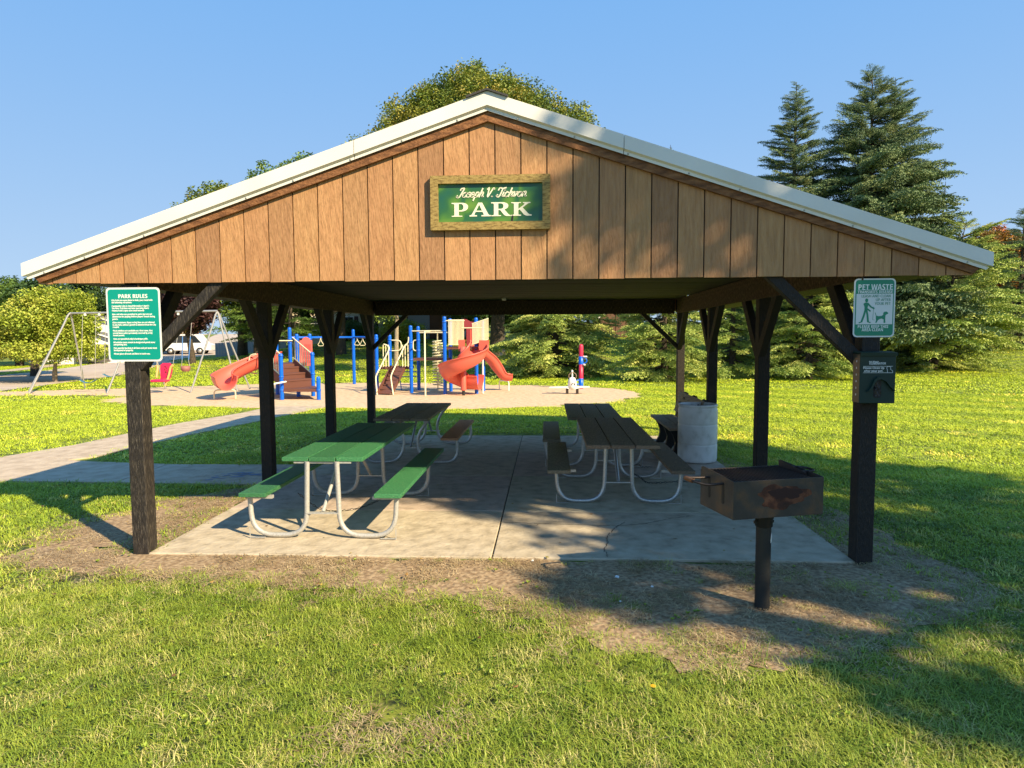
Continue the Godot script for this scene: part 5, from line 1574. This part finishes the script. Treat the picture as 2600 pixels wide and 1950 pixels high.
func vegetation() -> void:
	meshes = {"leaf": leaf_spray(34, 0.42, 0.20, 0.12, 1), "small": leaf_spray(40, 0.36, 0.13, 0.085, 2), "far": leaf_spray(30, 0.75, 0.34, 0.22, 3), "big": leaf_spray(40, 0.40, 0.125, 0.10, 4, 0.6), "shade": leaf_spray(40, 0.36, 0.20, 0.14, 8), "frond0": frond(5), "frond1": frond(6, 0.9)}
	# a tree behind the photographer, to the right, which shades the right of the shelter
	var t3 := Vector3(1.1, 1.0, -0.88).normalized()
	var rr := Vector3(0.625, 0, 0.781)
	var uu := Vector3(-0.45, 0.816, 0.36)
	var lb := []
	for q in [[-0.1, -2.35, 0.55], [0.0, -1.7, 0.55], [0.15, -0.85, 0.50], [0.75, -0.3, 0.55], [1.3, 0.35, 0.6], [1.35, 1.1, 0.6], [0.72, 2.3, 0.6], [1.3, 1.85, 0.6], [1.5, -1.1, 0.8], [1.0, -2.8, 0.8], [2.6, 0.2, 1.3], [2.7, -1.9, 1.2], [2.1, 2.3, 1.1], [4.3, 1.3, 1.6], [4.5, -1.0, 1.4], [6.1, 0.3, 1.3], [5.5, 2.4, 1.5], [6.2, -1.3, 0.8], [3.8, 3.4, 1.6], [2.3, -3.6, 1.0], [4.2, -3.4, 1.3]]:
		var p: Vector3 = rr * (q[0] - 3.4) + uu * q[1] + t3 * rng.randf_range(-1.0, 1.0)
		lb.append([p.x, p.y + 9.8, p.z, q[2], q[2]])
	gap_axes = [rr, uu]
	broadleaf("maple_tree", "large maple behind the photographer shading the right of the shelter", 12.93, -5.98, 14.0, 0.32, lb, 3500, "shade", GREEN, 0.1)
	gap_axes = []
	# big tree behind the shelter whose crown stands over the ridge
	broadleaf("broad_tree", "big spreading tree whose crown rises above the shelter ridge", -2.6, 35.0, 17.0, 0.5, [[-0.9, 12.8, 0, 4.8, 4.2], [-1.2, 15.8, 0.5, 2.2, 1.9], [-4.6, 11.8, 0.5, 3.6, 3.4], [-6.9, 10.6, 0, 2.2, 2.4], [3.2, 12.2, 0, 3.2, 3.3], [5.3, 10.9, 0.5, 1.7, 2.6], [-5.4, 14.0, 0, 1.9, 1.7], [1.6, 14.9, 0.2, 2.2, 1.7], [-3.3, 15.2, -0.4, 1.8, 1.6], [4.6, 13.6, 0, 1.5, 1.5], [-8.0, 12.2, 0.3, 1.5, 1.4], [5.9, 12.4, 0.2, 0.9, 1.1], [-2.0, 6.2, -3.0, 2.4, 1.6], [-6.5, 5.6, -1.5, 2.3, 2.1], [2.4, 5.8, -2.5, 2.3, 1.8], [-0.3, 5.0, -3.6, 1.6, 1.0], [-4.8, 4.2, -3.0, 1.6, 1.1]], 7600, "small", OLIVE, 0.08, "", 1.15, false, "tree", 0.28)
	broadleaf("leafy_tree", "tall green tree showing over the left roof slope", -21.5, 41.0, 12.5, 0.35, [[0, 8.5, 0, 3.6, 3.2], [-2.6, 8.2, 0, 2.2, 2.2], [2.2, 7.2, 0, 2.4, 2.2], [-1.6, 10.6, 0, 1.9, 1.6], [1.2, 10.0, 0, 1.5, 1.3], [-3.6, 9.6, 0, 1.4, 1.2], [0, 4.6, -1.0, 2.8, 1.6]], 2600, "leaf", OLIVE, 0.10, "deciduous trees beyond the playground")
	broadleaf("leafy_tree", "darker green tree reaching over the roof nearer the ridge", -17.2, 42.0, 13.5, 0.4, [[0, 8.5, 0, 3.2, 3.6], [-1.8, 11.6, 0, 2.0, 1.7], [0.9, 12.3, 0, 2.0, 1.7], [2.0, 7.2, 0, 2.2, 2.4], [-2.4, 5.2, -1, 2.4, 1.6], [1.4, 4.4, -1.5, 2.4, 1.4]], 2600, "leaf", GREEN, 0.08, "deciduous trees beyond the playground")
	broadleaf("leafy_tree", "dense dark tree directly behind the overhead beam", -13.0, 37.0, 8.5, 0.3, [[0, 4.6, 0, 2.6, 2.0], [-1.8, 3.8, 0, 1.8, 1.6], [1.6, 4.4, 0, 2.2, 1.7], [0, 6.6, 0, 2.2, 1.6]], 1500, "leaf", DEEP, 0.05, "deciduous trees beyond the playground")
	broadleaf("leafy_tree", "mid green tree filling behind the plum tree and swings", -31.0, 66.0, 8.5, 0.3, [[0, 4.6, 0, 3.0, 2.4], [-2.2, 3.6, 0, 2.2, 1.8], [2.4, 3.8, 0, 2.4, 1.9], [0.5, 6.6, 0, 2.0, 1.5], [0, 2.4, -1.0, 2.8, 1.3]], 1300, "leaf", GREEN, 0.05, "deciduous trees beyond the playground")
	broadleaf("leafy_tree", "low limbed dark tree behind the slide tower", -1.0, 46.0, 8.0, 0.3, [[0, 4.0, 0, 3.0, 2.4], [-2.4, 3.2, 0, 2.2, 1.7], [2.4, 3.4, 0, 2.4, 2.0], [0, 1.8, -0.6, 3.0, 1.3]], 1300, "leaf", DEEP, 0.03, "deciduous trees beyond the playground")
	broadleaf("leafy_tree", "loose dark tree between cream house and grey house", -11.8, 47.0, 8.0, 0.3, [[0, 5.0, 0, 2.4, 2.0], [-1.6, 4.2, 0, 1.8, 1.3], [1.8, 4.4, 0, 2.0, 1.4]], 900, "leaf", GREEN, 0.08, "deciduous trees beyond the playground")
	broadleaf("leafy_tree", "round green tree on the rise behind the yellow maple", -37.5, 40.0, 6.6, 0.25, [[0, 4.0, 0, 2.2, 1.8], [-1.6, 3.2, 0, 1.8, 1.5], [1.5, 3.2, 0, 1.6, 1.4], [0.3, 5.2, 0, 1.4, 1.0], [0, 1.8, 0, 2.4, 1.4]], 900, "leaf", GREEN, 0.08, "deciduous trees beyond the playground")
	broadleaf("leafy_tree", "taller dark topped tree right of the round one behind maple", -39.5, 50.0, 8.6, 0.25, [[0, 5.0, 0, 2.2, 2.0], [-1.6, 4.0, 0, 1.8, 1.5], [1.5, 4.4, 0, 1.6, 1.5], [0.2, 7.0, 0, 1.5, 1.2], [0, 2.4, 0, 2.6, 1.5]], 900, "leaf", DEEP, 0.08, "deciduous trees beyond the playground")
	broadleaf("leafy_tree", "orange tinged tree over the white garage roof", -38.0, 60.0, 7.6, 0.25, [[0, 5.0, 0, 2.2, 1.7], [-1.6, 4.2, 0, 1.8, 1.5], [1.5, 4.6, 0, 1.6, 1.3], [0, 2.4, 0, 2.8, 1.5]], 700, "leaf", AUTUMN, 0.08, "deciduous trees beyond the playground")
	broadleaf("leafy_tree", "dark tree filling between grey house and slide tower", -5.6, 46.0, 8.5, 0.3, [[0, 4.6, 0, 2.6, 2.2], [-1.6, 3.6, 0, 2.0, 1.6], [1.8, 3.8, 0, 2.2, 1.7], [0, 6.4, 0, 2.0, 1.6], [0.6, 2.0, -0.5, 2.4, 1.3]], 1200, "leaf", DEEP, 0.02, "deciduous trees beyond the playground")
	broadleaf("plum_tree", "purple leaved tree behind the park rules sign", -22.5, 36.0, 6.0, 0.2, [[0, 3.8, 0, 1.7, 1.7], [0.9, 4.8, 0, 1.1, 1.0], [-0.9, 3.2, 0, 1.1, 1.0]], 700, "leaf", PLUM, 0.05)
	broadleaf("maple_tree", "yellow green maple with a slim trunk left of the swings", -21.9, 23.2, 4.4, 0.10, [[-0.2, 2.7, 0, 2.0, 1.15], [-2.1, 2.2, 0, 1.7, 0.95], [0.8, 2.2, 0, 1.2, 0.8], [0.3, 3.5, 0, 1.4, 0.7], [-2.9, 1.7, 0, 1.3, 0.65], [1.5, 1.35, 0.2, 0.85, 0.42], [0.3, 1.5, -0.8, 1.6, 0.5]], 1900, "big", GOLD, 0.10, "", 0.80, true, "tree", 0.24)
	broadleaf("shade_tree", "dark green tree on the bank behind the yellow maple", -26.3, 27.5, 5.2, 0.2, [[0, 3.0, 0, 2.0, 1.4], [-1.6, 2.4, 0, 1.8, 1.2], [0.6, 4.0, 0, 1.4, 0.9]], 1100, "leaf", DEEP, 0.05)
	broadleaf("young_tree", "slim pale barked tree behind the ramp climber", -7.2, 27.5, 6.5, 0.13, [[0.2, 4.2, 0, 1.3, 1.1], [-0.8, 3.4, 0, 0.9, 0.6], [0.9, 5.2, 0, 1.0, 0.9]], 420, "small", YFIR, 0.3, "", 0.8, true, "tree", 0.45)
	broadleaf("garden_shrub", "bright lime shrub in front of the shaded grey house", -10.6, 43.0, 2.2, 0.08, [[0, 0.9, 0, 1.3, 0.9], [1.2, 0.7, 0, 0.9, 0.7]], 380, "small", GOLD, 0.0, "garden shrubs on the far lawn", 0.9, false, "shrub")
	broadleaf("garden_shrub", "green hedge shrub before the cream house", -15.2, 47.0, 2.0, 0.08, [[0, 0.7, 0, 1.3, 0.8], [-1.6, 0.6, 0, 1.1, 0.7], [1.6, 0.6, 0, 1.2, 0.7]], 480, "small", GREEN, 0.0, "garden shrubs on the far lawn", 0.9, false, "shrub")
	broadleaf("garden_shrub", "clipped dark hedge under the open spruce at right", 25.0, 40.0, 1.4, 0.08, [[-1.8, 0.5, 0, 1.0, 0.6], [0, 0.5, 0, 1.2, 0.65], [1.8, 0.5, 0, 1.1, 0.6]], 480, "small", DEEP, 0.0, "garden shrubs on the far lawn", 0.9, false, "shrub")
	for k in 14:
		var e = [[-64, 74, 8.5, 0], [-57, 70, 8.0, 1], [-51, 78, 7.6, 3], [-46, 72, 6.8, 0], [-41, 66, 5.5, 2], [-33, 74, 8.5, 2], [-26, 70, 10, 0], [-14, 72, 11, 2], [-3, 70, 10, 2], [9, 66, 10, 2], [20, 66, 9, 0], [40, 72, 10, 2], [52, 76, 12, 0], [-74, 82, 9.5, 2]][k]
		var lab: String = ["far green tree at the left skyline corner above the road", "rounded far tree above the yellow maple crown", "orange tinted far tree left of the rules sign", "far tree peeping above the swing top bar", "dark far tree beside the white house", "far tree above the white van", "far tree filling the gap behind the pine trunks", "far tree over the cream house roof", "far dark tree behind the big trunk", "far dark tree behind the spruces centre right", "far tree behind the tall spruces", "far dark tree at right behind the red maple", "far tree beyond the right edge of lawn", "leftmost far tree on the skyline"][k]
		var h: float = e[2]
		broadleaf("far_tree", lab, e[0], e[1], h, 0.25, [[0, h * 0.62, 0, h * 0.30, h * 0.30], [h * 0.2, h * 0.46, 0, h * 0.26, h * 0.26], [-h * 0.2, h * 0.46, 0, h * 0.26, h * 0.25], [h * 0.05, h * 0.84, 0, h * 0.17, h * 0.14], [0, h * 0.24, 0, h * 0.36, h * 0.24]], 330, "far", [GREEN, GREEN, DEEP, AUTUMN][e[3]], 0.05, "trees along the far skyline", h / 9.0)
	broadleaf("red_maple", "autumn red and orange maple at the right edge behind spruces", 33.0, 45.0, 9.0, 0.3, [[0, 6.2, 0, 2.2, 1.7], [-1.6, 5.4, 0, 1.4, 1.4], [1.8, 5.6, 0, 1.8, 1.5], [0.6, 4.0, 0, 2.2, 1.2]], 1150, "leaf", AUTUMN, 0.08)
	# conifers
	var sg := "spruces along the right of the lawn"
	conifer("spruce_tree", "narrower of the two tall blue green spruces, on the left", 14.0, 32.0, 15.3, 4.3, 1.0, 42, 10, BLUEFIR, sg, 0.9, 0.0, 0.75, 4)
	conifer("spruce_tree", "tallest blue green spruce with a broad dense right side", 18.0, 31.4, 15.7, 5.6, 1.0, 42, 10, BLUEFIR, sg, 0.88, -0.3, 0.66, 4)
	conifer("spruce_tree", "second leader spruce pressed against the tallest one", 19.1, 32.0, 15.4, 4.8, 2.0, 40, 9, BLUEFIR, sg, 0.85, 0.1, 0.66, 4)
	conifer("spruce_tree", "ragged thin topped spruce spreading right of the tallest pair", 22.2, 33.0, 10.0, 3.0, 2.5, 18, 6, BLUEFIR, sg, 0.6, 0.4, 0.9)
	conifer("spruce_tree", "wide bushy yellow green spruce right of the wave slide", 0.9, 27.0, 8.0, 3.5, 0.25, 26, 10, YFIR, sg, 0.78, 0.0, 0.6, 4)
	conifer("spruce_tree", "bushy yellow green spruce between the talk post and back posts", 5.6, 23.6, 7.0, 2.7, 0.2, 26, 10, YFIR, sg, 0.78, 0.0, 0.6, 4)
	conifer("spruce_tree", "olive spruce seen between the right posts", 9.2, 26.0, 7.5, 2.4, 0.3, 24, 8, YFIR, sg, 0.74, 0.0, 0.65, 4)
	conifer("spruce_tree", "dry looking spruce left of the pet waste sign", 12.2, 24.6, 7.6, 2.9, 0.3, 26, 9, YFIR, sg, 0.74, 0.0, 0.65, 4)
	conifer("spruce_tree", "open spruce with visible leaning trunk right of pet waste sign", 20.6, 30.0, 7.6, 4.6, 0.3, 20, 8, YFIR, sg, 0.62, 1.4, 0.55, 4)
	conifer("spruce_tree", "blue spruce at the right edge under the red maple", 31.0, 39.0, 9.0, 3.0, 0.3, 24, 9, BLUEFIR, sg, 0.95, 0.0, 0.7)
	conifer("spruce_tree", "green spruce in the gap right of the open trunk spruce", 27.0, 38.0, 7.0, 3.0, 0.3, 22, 9, YFIR, sg, 0.9, 0.0, 0.7)
	conifer("spruce_tree", "lone spruce tip just showing over the right roof slope", 8.9, 41.0, 13.6, 2.6, 1.0, 28, 7, BLUEFIR, sg, 0.95, 0.0, 0.9)
	conifer("spruce_tree", "lime green far conifer glimpsed between the bushy spruces", 3.4, 42.0, 7.0, 2.6, 0.2, 20, 8, YFIR, sg, 0.95, 0.0, 0.7)
	conifer("pine_tree", "bright green pine with bare limbs behind the swing legs", -19.2, 38.0, 7.0, 2.9, 1.3, 15, 7, GREEN, "pines behind the swings", 0.85, 0.5, 0.35)
	conifer("pine_tree", "second pine with dark trunk behind the curved slide", -15.8, 35.5, 7.5, 2.8, 1.8, 15, 7, GREEN, "pines behind the swings", 0.8, 0.2, 0.35)

func in_view(x: float, d: float, m := 0.28) -> bool:
	var v := P(x - 0.4904, -1.9486, d + 5.677).rotated(Vector3.UP, -0.0536).rotated(Vector3.RIGHT, 0.0718)
	if v.z > -0.5: return false
	return absf(v.x / v.z) < 0.7744 + m and absf(v.y / v.z) < 0.581 + m
const BLADE := [[0.065, 0.115, 0.009], [0.140, 0.215, 0.016], [0.220, 0.300, 0.024], [0.32, 0.37, 0.048], [0.55, 0.48, 0.20]]
const STRAW := [[0.24, 0.16, 0.08], [0.42, 0.31, 0.17], [0.58, 0.46, 0.27]]
func grass() -> void:
	var zones := [[2.3, 6.2, 0.062, tuft(40, 0.075, 0.040, 0.0040, 11, 1.5), tuft(34, 0.08, 0.050, 0.0046, 12, 1.7)], [6.2, 12.0, 0.115, tuft(54, 0.13, 0.046, 0.0068, 13, 1.9), tuft(48, 0.14, 0.048, 0.0072, 14, 2.1)], [12.0, 26.0, 0.24, tuft(72, 0.26, 0.042, 0.011, 15, 2.4), tuft(68, 0.27, 0.046, 0.011, 16, 2.6)], [26.0, 60.0, 0.62, tuft(90, 0.62, 0.05, 0.026, 17, 2.6), tuft(84, 0.64, 0.055, 0.028, 18, 2.8)]]
	rng.seed = 77
	for z in zones:
		var xf := [[], []]
		var cc := [[], []]
		var st: float = z[2]
		var d := -5.0
		while d < z[1] - 5.0:
			var half := (d + 6.5) * 1.15 + 2.5
			var x := 0.2 - half * 1.08
			while x < 0.2 + half:
				x += st
				var px := x + rng.randf_range(-0.5, 0.5) * st
				var pd := d + rng.randf_range(-0.5, 0.5) * st
				var dist := Vector2(px - 0.49, pd + 5.677).length()
				if dist < z[0] or dist > z[1] or not in_view(px, pd): continue
				var g := grass_amount(px, pd)
				if rng.randf() > g: continue
				var k := rng.randi() % 2
				var s := rng.randf_range(0.75, 1.2) * (0.55 + 0.45 * g)
				xf[k].append(Transform3D(Basis(Vector3.UP, rng.randf_range(0, TAU)).scaled(Vector3(s, s * rng.randf_range(0.75, 1.3), s)), P(px, ground_y(px, pd) - 0.005, pd)))
				var patch := fn.get_noise_2d(px * 55.0, pd * 55.0) * 0.5 + fn.get_noise_2d(px * 160.0 + 40.0, pd * 160.0) * 0.45
				var stripe := 0.11 * clampf(sin((pd * 0.8 + px * 0.6) * 3.2) * 2.0, -1.0, 1.0) if px > 3.4 and pd > 1.0 else 0.0
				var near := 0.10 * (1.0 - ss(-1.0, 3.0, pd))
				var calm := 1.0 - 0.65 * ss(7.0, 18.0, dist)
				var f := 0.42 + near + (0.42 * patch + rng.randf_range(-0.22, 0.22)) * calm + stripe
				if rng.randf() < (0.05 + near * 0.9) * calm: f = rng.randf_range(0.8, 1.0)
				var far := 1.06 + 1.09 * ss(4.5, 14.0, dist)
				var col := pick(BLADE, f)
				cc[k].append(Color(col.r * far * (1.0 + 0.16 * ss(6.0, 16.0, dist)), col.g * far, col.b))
			d += st
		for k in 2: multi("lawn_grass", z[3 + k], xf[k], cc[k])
	# broad weeds and clover in the near lawn, straw litter on the bare earth
	var st2 := S()
	rng.seed = 5
	org = Vector3.ZERO
	for k in 7:
		var a := TAU * k / 7.0 + rng.randf_range(-0.3, 0.3)
		var B := Basis(Vector3.UP, a) * Basis(Vector3(0, 0, 1), rng.randf_range(0.2, 0.7))
		var l := rng.randf_range(0.03, 0.05)
		tri(st2, Vector3(0, 0.02, 0), B * Vector3(l * 0.55, 0.02, l * 0.26), B * Vector3(l, 0.024, 0), Vector3.UP)
		tri(st2, Vector3(0, 0.02, 0), B * Vector3(l, 0.024, 0), B * Vector3(l * 0.55, 0.02, -l * 0.26), Vector3.UP)
	st2.generate_normals()
	st2.set_material(M.blade)
	var weed := st2.commit()
	var xw := []
	var cw := []
	for k in 2600:
		var px := rng.randf_range(-6.0, 6.0)
		var pd := rng.randf_range(-3.6, 2.0)
		var g := grass_amount(px, pd)
		if g < 0.05 or not in_view(px, pd) or fn.get_noise_2d(px * 90.0 + 300.0, pd * 90.0) < 0.0 + 0.1 * float(g > 0.5): continue
		var s := rng.randf_range(0.35, 0.8)
		xw.append(Transform3D(Basis(Vector3.UP, rng.randf_range(0, TAU)).scaled(Vector3(s, s, s)), P(px, 0.018 * g - 0.008, pd)))
		cw.append(pick([[0.14, 0.23, 0.016], [0.22, 0.32, 0.024], [0.30, 0.38, 0.04]], rng.randf()))
	multi("clover_and_weeds", weed, xw, cw)
	var straw := tuft(16, 0.085, 0.013, 0.0046, 21, 5.5)
	var xs := []
	var cs := []
	for k in 17000:
		var px := rng.randf_range(-4.8, 4.2)
		var pd := rng.randf_range(-2.9, 2.8)
		if not (inside("dirt", px, pd) or grass_amount(px, pd) < 0.75) or absf(px) < 3.13 and pd > 0.0: continue
		if pd > 2.78 and px < -3.1: continue
		if fn.get_noise_2d(px * 100.0 + 700.0, pd * 100.0) < -0.12: continue
		var s := rng.randf_range(0.6, 1.3)
		xs.append(Transform3D(Basis(Vector3.UP, rng.randf_range(0, TAU)).scaled(Vector3(s, s, s)), P(px, 0.013, pd)))
		cs.append(pick(STRAW, rng.randf()))
	multi("straw_litter", straw, xs, cs)
	var lf := S()
	org = Vector3.ZERO
	tri(lf, Vector3(-0.022, 0.004, 0), Vector3(0.0, 0.0, 0.013), Vector3(0.024, 0.006, 0), Vector3.UP)
	tri(lf, Vector3(-0.022, 0.004, 0), Vector3(0.0, 0.001, -0.013), Vector3(0.024, 0.006, 0), Vector3.UP)
	lf.generate_normals()
	lf.set_material(M.blade)
	var leafm := lf.commit()
	var xl := []
	var cl := []
	for k in 420:
		var px := rng.randf_range(-5.5, 5.5)
		var pd := rng.randf_range(-3.2, 6.5)
		var on := absf(px) < 3.1 and pd > 0.0
		if on and rng.randf() < 0.72: continue
		var s := rng.randf_range(0.5, 1.1)
		xl.append(Transform3D(Basis.from_euler(Vector3(rng.randf_range(-0.2, 0.2), rng.randf_range(0, TAU), rng.randf_range(-0.2, 0.2))).scaled(Vector3(s, s, s)), P(px, 0.016 if on else 0.02 + 0.02 * grass_amount(px, pd), pd)))
		cl.append(pick([[0.10, 0.05, 0.02], [0.28, 0.15, 0.05], [0.45, 0.32, 0.08], [0.3, 0.25, 0.06]], rng.randf()))
	multi("fallen_leaves", leafm, xl, cl)
func _ready() -> void:
	fn.frequency = 0.01
	fn.seed = 4
	fn.fractal_octaves = 3
	rng.seed = 1
	setup()
	materials()
	ground()
	shelter()
	signs()
	furniture()
	playground()
	background()
	vegetation()
	grass()
